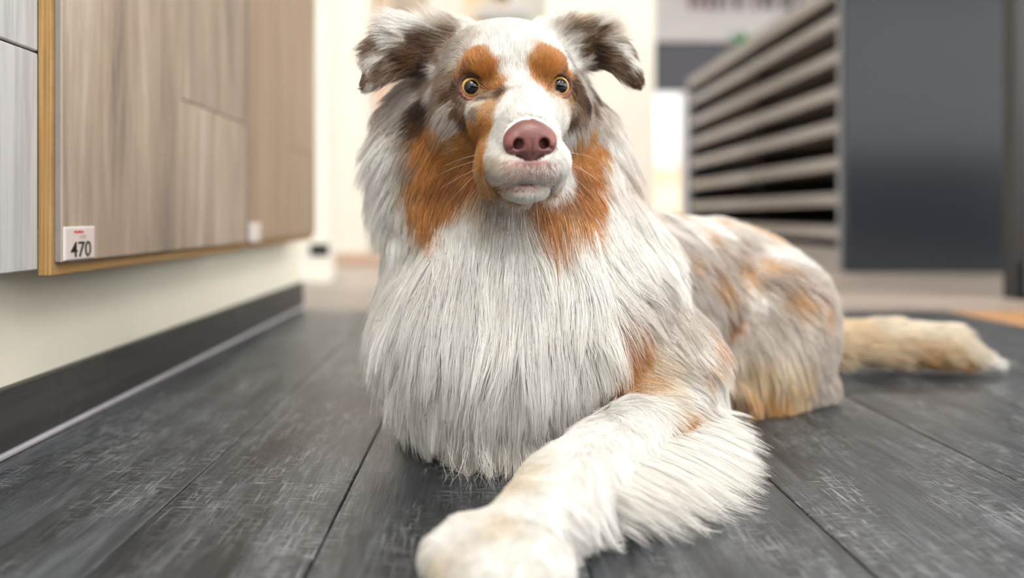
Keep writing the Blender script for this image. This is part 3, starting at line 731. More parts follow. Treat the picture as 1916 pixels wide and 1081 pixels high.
# ---- coat colours (linear); K also paints shade under the ears and along cheek creases
PAL = {'W': (.885, .875, .855), 'w': (.74, .69, .64), 'g': (.61, .555, .515), 'T': (.36, .27, .20), 'B': (.15, .075, .033), 'K': (.055, .028, .014),
       'R': (.61, .29, .082), 'D': (.38, .155, .042), 'r': (.64, .40, .19), 'C': (.74, .61, .43), 'c': (.78, .71, .60), 'Y': (.56, .32, .11), 'P': (.50, .27, .25)}
COLS = '''
900,76 W;935,90 W;945,125 W;1020,76 W;1048,95 W;1058,112 W;990,95 W;850,118 w;855,152 B;845,178 T;925,180 B;1060,138 D;1083,165 B;965,60 W;930,50 W;1000,50 W;900,45 W;1030,50 W;960,110 W;950,80 W;975,90 W;965,150 W;985,190 W;990,215 W;955,185 W;940,215 W;930,245 W;925,280 W;918,305 c;1055,235 W;1062,265 W;1067,300 W;1060,345 W;1000,374 W;960,374 W;1040,370 W;940,340 w
975,140 W;1000,160 W;1015,190 W;1035,205 W;870,60 w;850,80 g;825,105 g;800,130 g;855,110 w;845,95 g;880,75 w;1075,70 W;1085,90 W;1095,120 W;1100,170 g;1090,150 W;1105,140 g;1110,110 g
885,95 R;905,105 R;922,120 R;930,140 R;895,125 R;912,130 R;870,130 D;855,140 D;860,120 r;1012,95 R;1025,100 R;1032,115 R;1008,120 R;1010,140 R;1040,128 R;1000,105 r;925,155 R
848,165 B;840,150 T;905,185 B;925,170 T;915,195 r;895,195 c;880,200 w;865,200 T;850,210 B;870,220 B;885,215 T;905,210 r;1068,140 R;1075,160 B;1078,180 B;1060,195 c;1070,205 T;1075,225 B;1085,235 T;1065,185 r;1050,195 w
820,225 g;840,240 g;830,210 g;800,225 T;815,260 r;790,250 R;780,290 R;800,320 R;835,275 r;830,300 R;860,265 R;885,245 R;905,225 R;860,295 R;870,320 R;900,300 R;900,330 r;880,345 R;912,355 r;840,345 D;820,365 D;855,365 D;780,360 R;770,390 R;800,390 R;830,390 R;785,425 R;765,420 R;800,440 R;880,375 r;880,400 c
830,185 B;815,195 T;800,175 g;785,200 K;790,225 K;780,240 B;845,195 T;800,155 T;820,150 T;810,140 g
1105,225 g;1095,255 g;1085,272 r;1097,290 R;1112,295 R;1130,290 R;1100,320 R;1110,270 r;1125,255 g;1080,250 g;1090,310 R;1120,310 R;1125,340 R;1105,350 D;1090,340 D;1120,385 R;1095,385 D;1065,395 D;1040,410 R;1015,400 R;1005,415 D;1045,440 R;1060,460 R;1030,440 R;1075,420 r;1110,420 R;1100,440 R;1140,300 r;1145,270 T;1125,225 T;1115,200 B;1130,190 B;1108,205 K
1150,230 w;1160,210 w;1165,320 W;1165,270 W;1150,340 W;1150,400 W;1180,420 W;1145,180 B;1155,185 T;1200,460 W
760,85 B;780,85 B;800,80 T;820,95 T;810,110 B;735,100 B;715,118 B;705,132 B;820,60 T;795,70 B;1105,95 B;1120,75 B;1140,95 B;1150,105 B;1115,65 T;1095,45 T;1125,110 K;1160,125 B;1175,140 B;790,95 B;765,100 B;745,115 B;785,115 K;800,105 B;770,80 B;720,120 T;700,130 T;810,65 T;830,80 T;835,55 T;800,45 w;815,85 T;790,60 T;745,72 w;725,88 W;705,108 W;690,128 w;680,145 B;770,35 W;740,50 W;712,62 W;698,88 B;692,72 T;705,98 T;842,20 T;860,30 W;825,25 w;850,45 w
742,140 B;730,150 T;770,140 K;755,130 B;720,160 T;750,165 T;700,180 w;780,165 B;765,155 T;740,185 g
1118,92 K;1132,100 K;1105,78 B;1100,62 T;1090,50 T;1080,40 T;1068,28 T;1130,62 B;1115,50 T;1145,72 w;1165,98 W;1182,125 W;1193,148 B;1155,115 T;1170,130 B;1140,118 B;1132,138 B;1150,150 T;1162,165 T;1185,72 B;1188,88 B;1178,60 c;1100,25 c;1128,38 W;1085,22 c;1055,40 w;1095,85 T;1085,60 w
740,260 g;735,300 w;742,345 g;735,380 W;745,425 W;752,455 W;730,420 W;715,340 W;1165,440 W;1150,460 W;1085,470 W;1120,470 W;1000,460 W;820,445 W;720,220 g;705,260 w;700,300 W;735,240 g;760,240 B;770,220 K;750,270 T;730,320 w;752,320 T;745,360 g;700,380 W;735,400 W;720,450 W;750,300 g;740,290 w
740,470 W;760,520 W;740,600 W;760,680 W;780,780 W;830,480 W;840,440 W;860,420 W;900,420 w;940,410 g;980,420 w;960,450 W;900,480 W;850,560 W;880,650 W;880,760 W;850,840 W;950,520 W;960,620 W;960,720 W;940,820 W;1020,500 W;1050,560 W;1050,660 W;1030,760 W;1100,480 W;1120,560 W;1100,640 W;1090,720 W;1160,480 W;1180,560 W;1200,600 W;1140,620 W;940,860 w
1180,680 R;1200,660 R;1165,715 R;1155,735 R;1185,725 r;1225,715 r;1255,735 c;1215,645 R;1235,640 W;1130,760 W;1120,700 W;1140,660 W;1290,760 W;1330,800 W;1290,860 W;1200,760 W;1215,690 r;1290,795 r;1300,812 R;1275,770 c;1240,670 c;1260,700 c
1250,770 W;1180,770 W;1120,800 W;1150,850 W;1080,830 W;1230,830 W;1200,880 W;1050,900 W;970,905 c;960,960 W;1030,980 W;1100,930 W;880,1000 W;830,1020 W;900,1060 W;815,1070 c;960,1050 W;1030,1040 W;780,1060 W;850,1040 w;925,990 c
1345,530 R*14;1338,512 B*9;1374,600 B*13;1380,622 R*11;1343,655 R*13;1350,675 r*14;1388,492 T*16;1405,520 r*18;1262,402 r*16;1250,412 T*9;1420,432 r*22;1330,452 r*14;1337,472 T*11;1480,560 T*15;1495,572 r*16;1540,592 r*14;1330,695 r*14;1358,552 r*14;1440,535 T*14;1300,500 r*10;1460,500 r*14;1360,420 r*12
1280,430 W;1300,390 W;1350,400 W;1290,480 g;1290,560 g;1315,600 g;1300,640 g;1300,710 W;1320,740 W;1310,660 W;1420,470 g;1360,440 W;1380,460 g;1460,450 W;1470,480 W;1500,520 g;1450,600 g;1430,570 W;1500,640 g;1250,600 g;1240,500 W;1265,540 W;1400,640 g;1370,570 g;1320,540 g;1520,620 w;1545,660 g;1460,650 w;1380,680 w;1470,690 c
1430,765 Y;1455,760 Y;1395,755 Y;1410,735 C;1500,740 C;1530,725 g;1400,700 C;1440,700 C;1480,725 C;1370,740 c;1460,735 C;1380,765 B;1345,750 W
1580,610 C;1620,615 C;1680,610 c;1740,610 c;1600,670 C;1660,670 C;1710,655 C;1750,675 Y;1800,688 Y;1775,665 C;1835,685 c;1870,695 W;1800,630 c;1830,655 c;1640,640 C
'''
FLOWS = '''
985,180 0,-1 .55 .25;1000,215 0,-1 .45 .25;960,140 0,-1 .7 .25;960,90 0,-1 .9 .22;910,65 -.35,-1 1.0 .25;1030,65 .35,-1 1.0 .25;960,40 0,-1 1.1 .25;890,50 -.6,-1 1.5 .35;1050,50 .6,-1 1.5 .35;862,38 -.6,-1 2.2 .6;1062,40 .7,-1 2.2 .6
895,110 -.35,-1 .8 .3;925,125 .0,-1 .7 .3;1025,108 .3,-1 .8 .3;1005,125 0,-1 .7 .3;870,130 -.9,-.6 .8 .3;1050,125 .9,-.5 .8 .3
835,150 -1,.15 1.3 .3;820,110 -1,-.15 1.7 .3;850,90 -.9,-.5 1.5 .3;1090,150 1,.3 1.2 .3;1095,110 .9,-.2 1.5 .3;1080,80 .8,-.5 1.5 .3
880,205 -.5,.9 .8 .25;860,215 -.7,.7 1.0 .3;910,190 -.3,.6 .6 .2;820,230 -.8,.6 1.8 .4;795,280 -.6,.8 3.2 .5;870,270 -.8,.5 1.1 .3;900,310 -.7,.6 .9 .3;860,330 -.6,.8 1.8 .4;840,360 -.5,.9 2.5 .45;780,370 -.4,1 4.2 .5;800,420 -.3,1 4.5 .4
1065,200 .6,.8 .8 .25;1085,210 .8,.5 1.0 .3;1110,240 .7,.7 2.0 .4;1120,310 .5,.9 3.2 .5;1090,290 .6,.8 1.3 .3;1090,360 .4,1 3.0 .45;1110,400 .3,1 4.2 .4;1050,420 .1,1 4.0 .35
930,250 -.9,.2 .55 .2;925,300 -.8,.5 .6 .2;945,335 -.6,.8 .6 .2;990,335 0,1 .35 .15;995,374 0,1 .8 .3;960,374 -.2,1 .8 .3;1058,290 .7,.5 .6 .2;1058,345 .4,.9 .7 .25;1035,370 .2,1 .8 .3;1020,200 .3,-1 .5 .2;940,200 -.3,-1 .5 .2
1172,829 -.2,1 1.1 .25;1190,850 .1,1 1.6 .25;942,872 .2,1 .9 .2;920,866 0,1 .9 .2;895,872 0,1 .9 .2;870,868 0,1 .9 .2;845,864 0,1 .9 .2;965,862 .2,1 .9 .2;960,402 0,1 2.5 .3;920,410 -.15,1 3.0 .3;1000,420 .1,1 3.5 .3
780,100 -1,.35 2.4 .45;735,112 -.9,.5 1.6 .35;690,135 -.4,1 .7 .25;765,55 -1,-.25 2.4 .5;820,40 -.5,-1 2.4 .5;842,25 -.3,-1 2.2 .6;705,75 -1,.1 1.8 .5;745,140 -.8,.7 2.6 .4;800,75 -1,-.1 2.0 .4
1110,90 1,.4 2.2 .45;1160,115 .9,.6 1.5 .35;1190,145 .4,1 .7 .25;1125,55 1,-.1 2.2 .5;1070,35 .6,-1 2.2 .5;1055,40 .3,-1 1.8 .5;1180,75 1,.2 1.6 .5;1140,140 .8,.7 2.4 .4;1095,65 .9,-.4 2.0 .4
760,180 -.8,.8 4.4 1.0;735,250 -.7,.9 5.8 1.3;740,330 -.6,1 6.2 1.2;755,410 -.4,1 6.5 .8;1140,200 .6,.9 4.2 .9;1160,270 .55,1 5.0 .9;1165,370 .5,1 5.5 .8;1200,450 .6,.9 5.0 .5
820,470 -.2,1 7.9 .45;770,520 -.25,1 8.0 .45;760,620 -.2,1 8.0 .42;770,720 -.2,1 7.5 .42;800,800 -.2,1 5.0 .5;890,470 -.05,1 7.9 .4;900,560 -.05,1 9.2 .45;900,660 0,1 9.2 .45;880,760 0,1 8.5 .45;890,840 .05,1 5.5 .4
1000,480 .05,1 7.9 .4;1000,580 .08,1 9.2 .45;1000,680 .1,1 8.5 .45;980,780 .2,1 7.3 .45;1080,490 .15,1 7.9 .4;1100,570 .25,1 7.9 .4;1080,660 .15,1 7.3 .4;1150,540 .7,.75 7.3 .35;1180,600 .8,.6 5.0 .35;1120,640 .35,.9 5.0 .4
1180,680 .7,.5 2.8 .25;1230,705 .9,.4 2.6 .25;1150,740 .4,.6 2.0 .25;1260,740 1,.3 2.8 .25
1150,810 -.6,.6 .8 .25;1050,850 -.7,.7 .8 .25;950,930 -.7,.7 .8 .25;870,1010 -.6,.8 .8 .25;980,1000 -.5,.9 .9 .25;900,1060 -.4,1 .9 .25;800,1060 -.6,.8 .8 .25;1100,880 -.4,.8 1.0 .25;1220,790 -.2,.5 1.0 .25;1030,1050 .1,1 1.6 .3
1250,850 .85,.5 3.5 .3;1295,825 1,.4 4.0 .35;1200,900 .8,.55 4.5 .3;1160,930 .75,.65 5.5 .3;1110,970 .7,.7 5.0 .3;1060,1010 .6,.8 3.5 .3;1300,780 1,.2 4.0 .3;1250,890 .9,.45 6.0 .35
1260,430 .8,.5 4.2 .5;1350,415 .8,.4 4.2 .55;1450,470 .8,.6 4.4 .6;1500,520 .7,.7 4.0 .5;1320,520 .6,.8 4.2 .3;1300,620 .4,1 4.0 .3;1400,560 .5,.9 4.0 .3;1520,580 .5,.9 3.5 .35;1480,650 .25,1 3.8 .3;1430,720 .05,1 4.0 .35;1530,690 .5,.9 3.5 .35;1400,740 -.1,1 3.5 .35;1340,720 .3,1 4.0 .3;1270,600 .3,1 3.8 .3
1600,640 1,.0 4.5 .2;1700,620 1,.0 4.5 .22;1780,650 1,.15 4.5 .16;1840,680 1,.2 3.0 .05;1660,670 1,.08 4.0 .2;1600,600 1,-.1 4.0 .25
'''
def idw(P, S, vals, p, chunk=20000, eps=1e-6):
    out = np.empty((len(P), vals.shape[1])); s2 = (S * S).sum(1)
    for i in range(0, len(P), chunk):
        q = P[i:i + chunk]
        d2 = np.maximum((q * q).sum(1)[:, None] + s2[None] - 2 * q @ S.T, 0) + eps
        w = d2 ** (-p / 2); w /= w.sum(1, keepdims=True)
        out[i:i + chunk] = w @ vals
    return out

def parse_cols():
    P_, C_, S_ = [], [], []
    for ln in COLS.strip().splitlines():
        for it in ln.split(';'):
            a, c = it.split(); x, y = a.split(','); c, _, r = c.partition('*')
            P_.append((float(x), float(y))); C_.append(PAL[c]); S_.append(float(r or 0))
    return np.array(P_), np.array(C_), np.array(S_)
def parse_flows():
    P_, D_, L_, l_ = [], [], [], []
    for ln in FLOWS.strip().splitlines():
        for it in ln.split(';'):
            a, d, L, lf = it.split(); P_.append([float(v) for v in a.split(',')]); D_.append([float(v) for v in d.split(',')]); L_.append(float(L)); l_.append(float(lf))
    return np.array(P_), np.array(D_), np.array(L_), np.array(l_)
cp, cc, cs = parse_cols(); CP, _ = cast(cp)
fp, fd, fL, fl_ = parse_flows(); FP, _ = cast(fp)
# markings are placed on the outside of the coat, where they show
lev = np.clip(0.35 * idw(CP, FP, (fL * fl_ * 0.01)[:, None], 4.0)[:, 0], 0, 0.030); CP, _ = cast(cp, lev)
SPP, SPC, SPR = CP[cs > 0], cc[cs > 0], cs[cs > 0] * CP[cs > 0, 1] / FPX
CP, cc = CP[cs == 0], cc[cs == 0]
FN = numgrad(FP, sdf, 0.002)
Dw = np.stack([fd[:, 0], np.zeros(len(fd)), -fd[:, 1]], 1)
Dw -= FN * (Dw * FN).sum(1, keepdims=True); Dw /= np.linalg.norm(Dw, axis=1, keepdims=True) + 1e-9
# the side of the dog that is turned away
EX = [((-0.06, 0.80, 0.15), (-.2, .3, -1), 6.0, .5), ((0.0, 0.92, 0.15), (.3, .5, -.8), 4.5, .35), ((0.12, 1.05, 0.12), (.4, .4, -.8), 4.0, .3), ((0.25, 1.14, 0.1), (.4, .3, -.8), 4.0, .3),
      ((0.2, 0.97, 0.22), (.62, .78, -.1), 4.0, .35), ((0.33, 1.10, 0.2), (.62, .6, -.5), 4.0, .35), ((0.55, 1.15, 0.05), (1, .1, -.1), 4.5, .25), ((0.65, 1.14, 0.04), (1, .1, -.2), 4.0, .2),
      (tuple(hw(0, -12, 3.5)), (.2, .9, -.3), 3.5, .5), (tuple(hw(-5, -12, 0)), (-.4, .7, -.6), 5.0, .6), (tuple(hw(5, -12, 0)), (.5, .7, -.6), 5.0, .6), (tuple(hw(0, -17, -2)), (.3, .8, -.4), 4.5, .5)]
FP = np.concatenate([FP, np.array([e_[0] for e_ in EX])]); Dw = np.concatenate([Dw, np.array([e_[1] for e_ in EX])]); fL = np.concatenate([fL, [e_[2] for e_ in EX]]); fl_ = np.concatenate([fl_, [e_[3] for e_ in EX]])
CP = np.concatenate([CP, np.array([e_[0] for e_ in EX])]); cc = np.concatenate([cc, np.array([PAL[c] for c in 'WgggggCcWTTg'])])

# lattice noise for mottling
_lat = rng.random((32, 32, 32))
def vnoise(P, s):
    q = P / s; i = np.floor(q).astype(int); f = q - i; f = f * f * (3 - 2 * f); out = 0
    for dx in (0, 1):
        for dy in (0, 1):
            for dz in (0, 1):
                w = (f[:, 0] if dx else 1 - f[:, 0]) * (f[:, 1] if dy else 1 - f[:, 1]) * (f[:, 2] if dz else 1 - f[:, 2])
                out = out + w * _lat[(i[:, 0] + dx) % 32, (i[:, 1] + dy) % 32, (i[:, 2] + dz) % 32]
    return out

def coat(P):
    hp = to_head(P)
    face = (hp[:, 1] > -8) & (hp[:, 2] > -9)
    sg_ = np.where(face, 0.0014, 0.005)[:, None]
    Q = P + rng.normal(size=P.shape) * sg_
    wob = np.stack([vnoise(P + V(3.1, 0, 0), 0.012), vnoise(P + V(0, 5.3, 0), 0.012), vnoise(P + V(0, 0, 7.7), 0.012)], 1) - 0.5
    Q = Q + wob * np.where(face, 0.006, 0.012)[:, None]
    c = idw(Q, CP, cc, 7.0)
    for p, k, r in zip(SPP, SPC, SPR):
        d2 = ((Q - p) ** 2).sum(1) / (r * r * 3.2)
        w = np.exp(-d2 ** 1.5)[:, None]
        c = c * (1 - w) + k * w
    # faint merle streaking on the trunk
    body = np.clip((P[:, 0] - 0.12) / 0.06, 0, 1) * (P[:, 0] < 0.44) * (~face)
    mz = np.clip((vnoise(P * V(1, 1, 0.6), 0.017) - 0.45) * 3, 0, 1) * body * 0.28
    c = c * (1 - mz[:, None]) + V(.50, .40, .33) * mz[:, None]
    return c

# ---- hair roots on the body
me.calc_loop_triangles()
nt_ = len(me.loop_triangles); tri = np.empty(nt_ * 3, np.int32); me.loop_triangles.foreach_get('vertices', tri); tri = tri.reshape(-1, 3)
co = np.empty(len(me.vertices) * 3); me.vertices.foreach_get('co', co); co = co.reshape(-1, 3)
A_, B_, C_ = co[tri[:, 0]], co[tri[:, 1]], co[tri[:, 2]]
fn_ = np.cross(B_ - A_, C_ - A_); area = np.linalg.norm(fn_, axis=1) / 2; fn_ /= (2 * area[:, None] + 1e-15)
cen = (A_ + B_ + C_) / 3
tl = idw(cen, FP, fL[:, None], 4.0)[:, 0]
dens = 46.0 * (7.0 / tl) ** 0.72 * 1e4
hc_ = to_head(cen)
view = CAMP - cen; view /= np.linalg.norm(view, axis=1, keepdims=True)
away = (fn_ * view).sum(1) < -0.25
dens *= np.where(away, 0.45, 1.0)
dens *= np.where((cen[:, 1] > 0.93) & (cen[:, 0] > 0.1), 0.6, 1.0)
dens[(cen[:, 2] < 0.004)] = 0
for e_, g_ in zip(EYE, GAZE):
    q = hc_ - V(*e_); al = q @ g_; rad = np.linalg.norm(q - al[:, None] * g_, axis=1)
    dens[(al > 0) & (rad < 1.10) & (al < 4)] = 0
    dens[(al > -0.6) & (rad < 0.9) & (al < 2)] = 0
lip = (np.abs(hc_[:, 0]) < 2.3) & (hc_[:, 1] > 5.6) & (hc_[:, 2] > -7.65) & (hc_[:, 2] < -5.0)
dens[lip] *= 0.28
q = (hc_ - V(0, 8.1, -3.75)) / V(1.95, 1.6, 1.75)
dens[(q * q).sum(1) < 1] = 0
cnt = rng.poisson(area * dens)
ti = np.repeat(np.arange(nt_), cnt); n = len(ti)
u_, v_ = rng.random(n), rng.random(n); fl2 = u_ + v_ > 1; u_[fl2] = 1 - u_[fl2]; v_[fl2] = 1 - v_[fl2]
R0 = A_[ti] + u_[:, None] * (B_[ti] - A_[ti]) + v_[:, None] * (C_[ti] - A_[ti])
NR = fgrad(R0)
fv = idw(R0, FP, np.concatenate([Dw, fL[:, None], fl_[:, None]], 1), 4.0)
swirl = np.stack([vnoise(R0 + V(1.7, 0, 0), 0.022), vnoise(R0 + V(0, 2.9, 0), 0.022), vnoise(R0 + V(0, 0, 4.1), 0.022)], 1) - 0.5
T = fv[:, :3] + swirl * np.clip(fv[:, 3:4] / 4.0, 0.25, 1.0) * 0.85; T -= NR * (T * NR).sum(1, keepdims=True); T /= np.linalg.norm(T, axis=1, keepdims=True) + 1e-9
LEN = fv[:, 3] * 0.01 * (0.5 + 0.7 * rng.random(n) ** 0.8); LIFT = fv[:, 4]
HPR = to_head(R0)

K = 7
def grow(P0, Nn, Tt, L, lift, wob):
    """integrate a strand: leaves the skin at an angle, then lies down along the flow and sags"""
    P = P0.copy(); pts = [P.copy()]; d = Tt * 1.0 + Nn * (lift * 1.6)[:, None]; d /= np.linalg.norm(d, axis=1, keepdims=True)
    st = L / (K - 1)
    long_ = np.clip((L - 0.012) / 0.05, 0, 1)
    for k in range(1, K):
        t = k / (K - 1)
        tgt = Tt + Nn * (lift * (0.9 - 0.8 * t))[:, None]
        tgt[:, 2] -= 0.55 * long_ * t
        tgt /= np.linalg.norm(tgt, axis=1, keepdims=True)
        d = d * 0.6 + tgt * 0.4 + wob[k]
        d /= np.linalg.norm(d, axis=1, keepdims=True)
        P = P + d * st[:, None]
        s = fld(P); need = 0.0015 + 0.10 * st * k * lift
        push = np.clip(need - s, 0, 0.01)
        m_ = push > 0
        if m_.any(): P[m_] += fgrad(P[m_]) * push[m_][:, None]
        P[:, 2] = np.maximum(P[:, 2], 0.0012)
        pts.append(P.copy())
    return np.stack(pts, 1)

def wobble(n, L, amp):
    ph = rng.uniform(0, 6.28, (3, n)); fr = rng.uniform(0.5, 1.4, (3, n)); w = []
    for k in range(K):
        w.append(np.stack([np.sin(ph[j] + fr[j] * k * 1.3) for j in range(3)], 1) * amp[:, None])
    return w

# clump guides: a subset of roots, every strand bends towards its guide at the tip
gp = np.clip(0.06 * (LEN / 0.05) ** -0.35, 0.03, 0.14)
isg = rng.random(n) < gp
gi = np.nonzero(isg)[0]
from mathutils import kdtree
kd = kdtree.KDTree(len(gi))
# clumps do not cross from one length class to another: use a stretched position
for j, i in enumerate(gi): kd.insert(R0[i], j)
kd.balance()
near = np.fromiter((kd.find(p)[1] for p in R0), dtype=np.int64, count=n)
Gp = grow(R0[gi], NR[gi], T[gi], fv[gi, 3] * 0.01 * rng.uniform(0.9, 1.15, len(gi)), LIFT[gi], wobble(len(gi), None, np.full(len(gi), 0.15)))
S_ = grow(R0, NR, T, LEN, LIFT, wobble(n, None, 0.05 + 0.05 * rng.random(n)))
tt = np.linspace(0, 1, K)
cl = np.clip((LEN - 0.008) / 0.03, 0.12, 0.80) * rng.uniform(0.55, 1.0, n)
fly = rng.random(n) < 0.09; cl[fly] *= 0.1
w = cl[:, None] * tt[None] ** 1.3
Gn = Gp[near]
# scale guide progress to the strand's own length
rt = np.clip(LEN / (np.linalg.norm(np.diff(Gn, axis=1), axis=2).sum(1) + 1e-9), 0.3, 1.0)
idxf = tt[None] * rt[:, None] * (K - 1); i0 = np.clip(idxf.astype(int), 0, K - 2); ff = (idxf - i0)[..., None]
rows = np.arange(n)[:, None]
Gs = Gn[rows, i0] * (1 - ff) + Gn[rows, i0 + 1] * ff
S_ = S_ * (1 - w[..., None]) + Gs * w[..., None]
# larger locks on the long coat
bi = np.nonzero(isg & (LEN > 0.018) & (rng.random(n) < 0.16))[0]
kb = kdtree.KDTree(len(bi))
for j, i in enumerate(bi): kb.insert(R0[i], j)
kb.balance()
nb2 = np.fromiter((kb.find(p)[1] if L > 0.018 else 0 for p, L in zip(R0, LEN)), dtype=np.int64, count=n)
Lk = S_[bi][nb2]
w2 = (np.clip((LEN - 0.018) / 0.02, 0, 1) * rng.uniform(0.2, 0.62, n))[:, None] * tt[None] ** 1.6
w2[fly] *= 0.2
S_ = S_ * (1 - w2[..., None]) + Lk * w2[..., None]
S_[:, :, 2] = np.maximum(S_[:, :, 2], 0.0010)
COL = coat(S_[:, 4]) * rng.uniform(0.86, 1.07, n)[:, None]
# strands of one clump share a little of their tone
ct = rng.uniform(0.84, 1.07, len(gi)); COL *= ct[near][:, None]
# feathering behind the stretched foreleg
nf = 3000
ta = rng.random(nf) ** 0.9 * 0.93; legd = (WR - EL) / np.linalg.norm(WR - EL); side = np.cross(legd, V(0, 0, 1)); side *= np.sign(side[0]); side /= np.linalg.norm(side)
fr_ = EL + (WR - EL) * ta[:, None] + side * (0.030 - 0.008 * ta)[:, None] + V(0, 0, 1) * rng.uniform(-0.024, 0.008, nf)[:, None]
fr_[:, 2] = np.maximum(fr_[:, 2], 0.003)
fdir = side + legd * (rng.normal(size=nf) * 0.10 - 0.30 + 0.62 * ta)[:, None] - V(0, 0, 1) * 0.12
fdir /= np.linalg.norm(fdir, axis=1, keepdims=True)
flen = (0.036 + 0.040 * np.sin(np.clip(ta * 1.15, 0, 1) * math.pi) ** 0.7) * rng.uniform(0.55, 1.15, nf)
fpts = grow(fr_, np.tile(V(0, 0, 1), (nf, 1)), fdir, flen, np.full(nf, 0.05), wobble(nf, None, np.full(nf, 0.05)))
gq = rng.choice(nf, 260, replace=False); dd = ((fr_[:, None] - fr_[None, gq]) ** 2).sum(2); ng = gq[dd.argmin(1)]
wf = (rng.uniform(0.3, 0.85, nf)[:, None] * tt[None] ** 1.2)[..., None]
fpts = fpts * (1 - wf) + (fpts[ng] - fpts[ng][:, :1] + fr_[ng][:, None]) * wf
fpts[:, :, 2] = np.maximum(fpts[:, :, 2], 0.001)
fcol = np.tile(V(.80, .785, .76), (nf, 1)) * rng.uniform(0.92, 1.05, nf)[:, None]
# loose wisps under the chest
wr_, wt_ = [], []
for (px_, n_w, tx) in ((898, 26, 912), (912, 14, 918), (868, 7, 858), (842, 5, 846), (1008, 12, 1022), (955, 6, 950)):
    for _ in range(n_w):
        a_ = pix(px_ + rng.normal() * 9, 835 + rng.normal() * 14 - (60 if px_ > 1000 else 0), 0.668)
        b_ = pix(tx + rng.normal() * 11, 905 + rng.uniform(-30, 28) - (85 if px_ > 1000 else 0), 0.640)
        b_[2] = max(b_[2], 0.002); wr_.append(a_); wt_.append(b_)
wr_, wt_ = np.array(wr_), np.array(wt_); nw = len(wr_)
wp_ = wr_[:, None] * (1 - tt)[None, :, None] + wt_[:, None] * tt[None, :, None]
ph = rng.uniform(0, 6.28, (nw, 1)); wp_[:, :, 0] += 0.0028 * np.sin(ph + tt[None] * 7.5) * tt[None]; wp_[:, :, 1] += 0.0022 * np.cos(ph * 1.7 + tt[None] * 6.0) * tt[None]
wp_[:, :, 2] = np.maximum(wp_[:, :, 2], 0.001)
fpts = np.concatenate([fpts, wp_]); fcol = np.concatenate([fcol, np.tile(V(.80, .785, .76), (nw, 1))]); fr_ = np.concatenate([fr_, wr_]); flen = np.concatenate([flen, np.full(nw, 0.006)]); nleg = nf; nf += nw
S_ = np.concatenate([S_, fpts]); COL = np.concatenate([COL, fcol]); R0 = np.concatenate([R0, fr_]); LEN = np.concatenate([LEN, flen]); n += nf; HPR = to_head(R0)
COL = np.clip(COL, 0, 0.92)
rad0 = np.clip(0.00011 + 0.0017 * LEN, 0.00011, 0.00020)
rad0 *= np.where((R0[:, 1] > 0.9) & (R0[:, 0] > 0.1), 1.7, 1.0)

# ---- fur material
fm = bpy.data.materials.new('dog_fur'); fm.use_nodes = True
nt = fm.node_tree; nt.nodes.clear()
at_ = N(nt, 'ShaderNodeAttribute'); at_.attribute_name = 'fur_color'
df = N(nt, 'ShaderNodeBsdfDiffuse'); tr = N(nt, 'ShaderNodeBsdfTranslucent'); gl = N(nt, 'ShaderNodeBsdfGlossy'); gl.inputs['Roughness'].default_value = 0.38; gl.inputs['Color'].default_value = (1, 1, 1, 1)
nt.links.new(at_.outputs['Color'], df.inputs['Color']); nt.links.new(at_.outputs['Color'], tr.inputs['Color'])
m1 = N(nt, 'ShaderNodeMixShader'); m1.inputs[0].default_value = 0.44; nt.links.new(df.outputs[0], m1.inputs[1]); nt.links.new(tr.outputs[0], m1.inputs[2])
m2_ = N(nt, 'ShaderNodeMixShader'); m2_.inputs[0].default_value = 0.045; nt.links.new(m1.outputs[0], m2_.inputs[1]); nt.links.new(gl.outputs[0], m2_.inputs[2])
ou = N(nt, 'ShaderNodeOutputMaterial'); nt.links.new(m2_.outputs[0], ou.inputs[0])

# ---- skin: same markings, pink round the eyes and the lips
sc_ = coat(co)
hv = to_head(co)
for e_, g_ in zip(EYE, GAZE):
    q = hv - V(*e_); al = q @ g_; rad = np.linalg.norm(q - al[:, None] * g_, axis=1)
    f_ = np.clip((1.40 - rad) / 0.30, 0, 1) * (al > -0.8) * (al < 4)
    up_ = np.clip((q[:, 2] + 0.3) / 0.8, 0, 1)[:, None]
    skc = V(.20, .085, .07) * (1 - up_) + V(.055, .025, .02) * up_
    sc_ = sc_ * (1 - f_[:, None]) + skc * f_[:, None]
f_ = np.clip((2.5 - np.abs(hv[:, 0])) / 0.6, 0, 1) * np.clip((hv[:, 1] - 5.4) / 0.6, 0, 1) * np.clip((hv[:, 2] + 7.8) / 0.2, 0, 1) * np.clip((-4.9 - hv[:, 2]) / 0.4, 0, 1)
sc_ = sc_ * (1 - f_[:, None]) + V(.42, .22, .215) * f_[:, None]
cl_ = np.clip(1 - np.abs(hv[:, 2] + 6.88) / 0.3, 0, 1) * np.clip((1.5 - np.abs(hv[:, 0])) / 0.6, 0, 1) * (hv[:, 1] > 6)
sc_ = sc_ * (1 - cl_[:, None] * 0.85) + V(.07, .025, .025) * cl_[:, None] * 0.85
q = (hv - V(0, 8.0, -3.7)) / V(1.7, 1.5, 1.6); nb_ = ((q * q).sum(1) < 1)
sc_[nb_] = V(.05, .012, .012)
ca = me.color_attributes.new('coat', 'FLOAT_COLOR', 'POINT')
ca.data.foreach_set('color', np.concatenate([np.clip(sc_, 0, 1), np.ones((len(sc_), 1))], 1).astype(F32).ravel())
sm, nt, b = mat_new('dog_skin')
at_ = N(nt, 'ShaderNodeAttribute'); at_.attribute_name = 'coat'
nt.links.new(at_.outputs['Color'], b.inputs['Base Color']); b.inputs['Roughness'].default_value = 0.55; b.inputs['Specular IOR Level'].default_value = 0.3
dog = link('dog', me, sm)
tag(dog, 'white and rust merle long-haired dog lying on dark floor, one foreleg stretched out', 'dog')

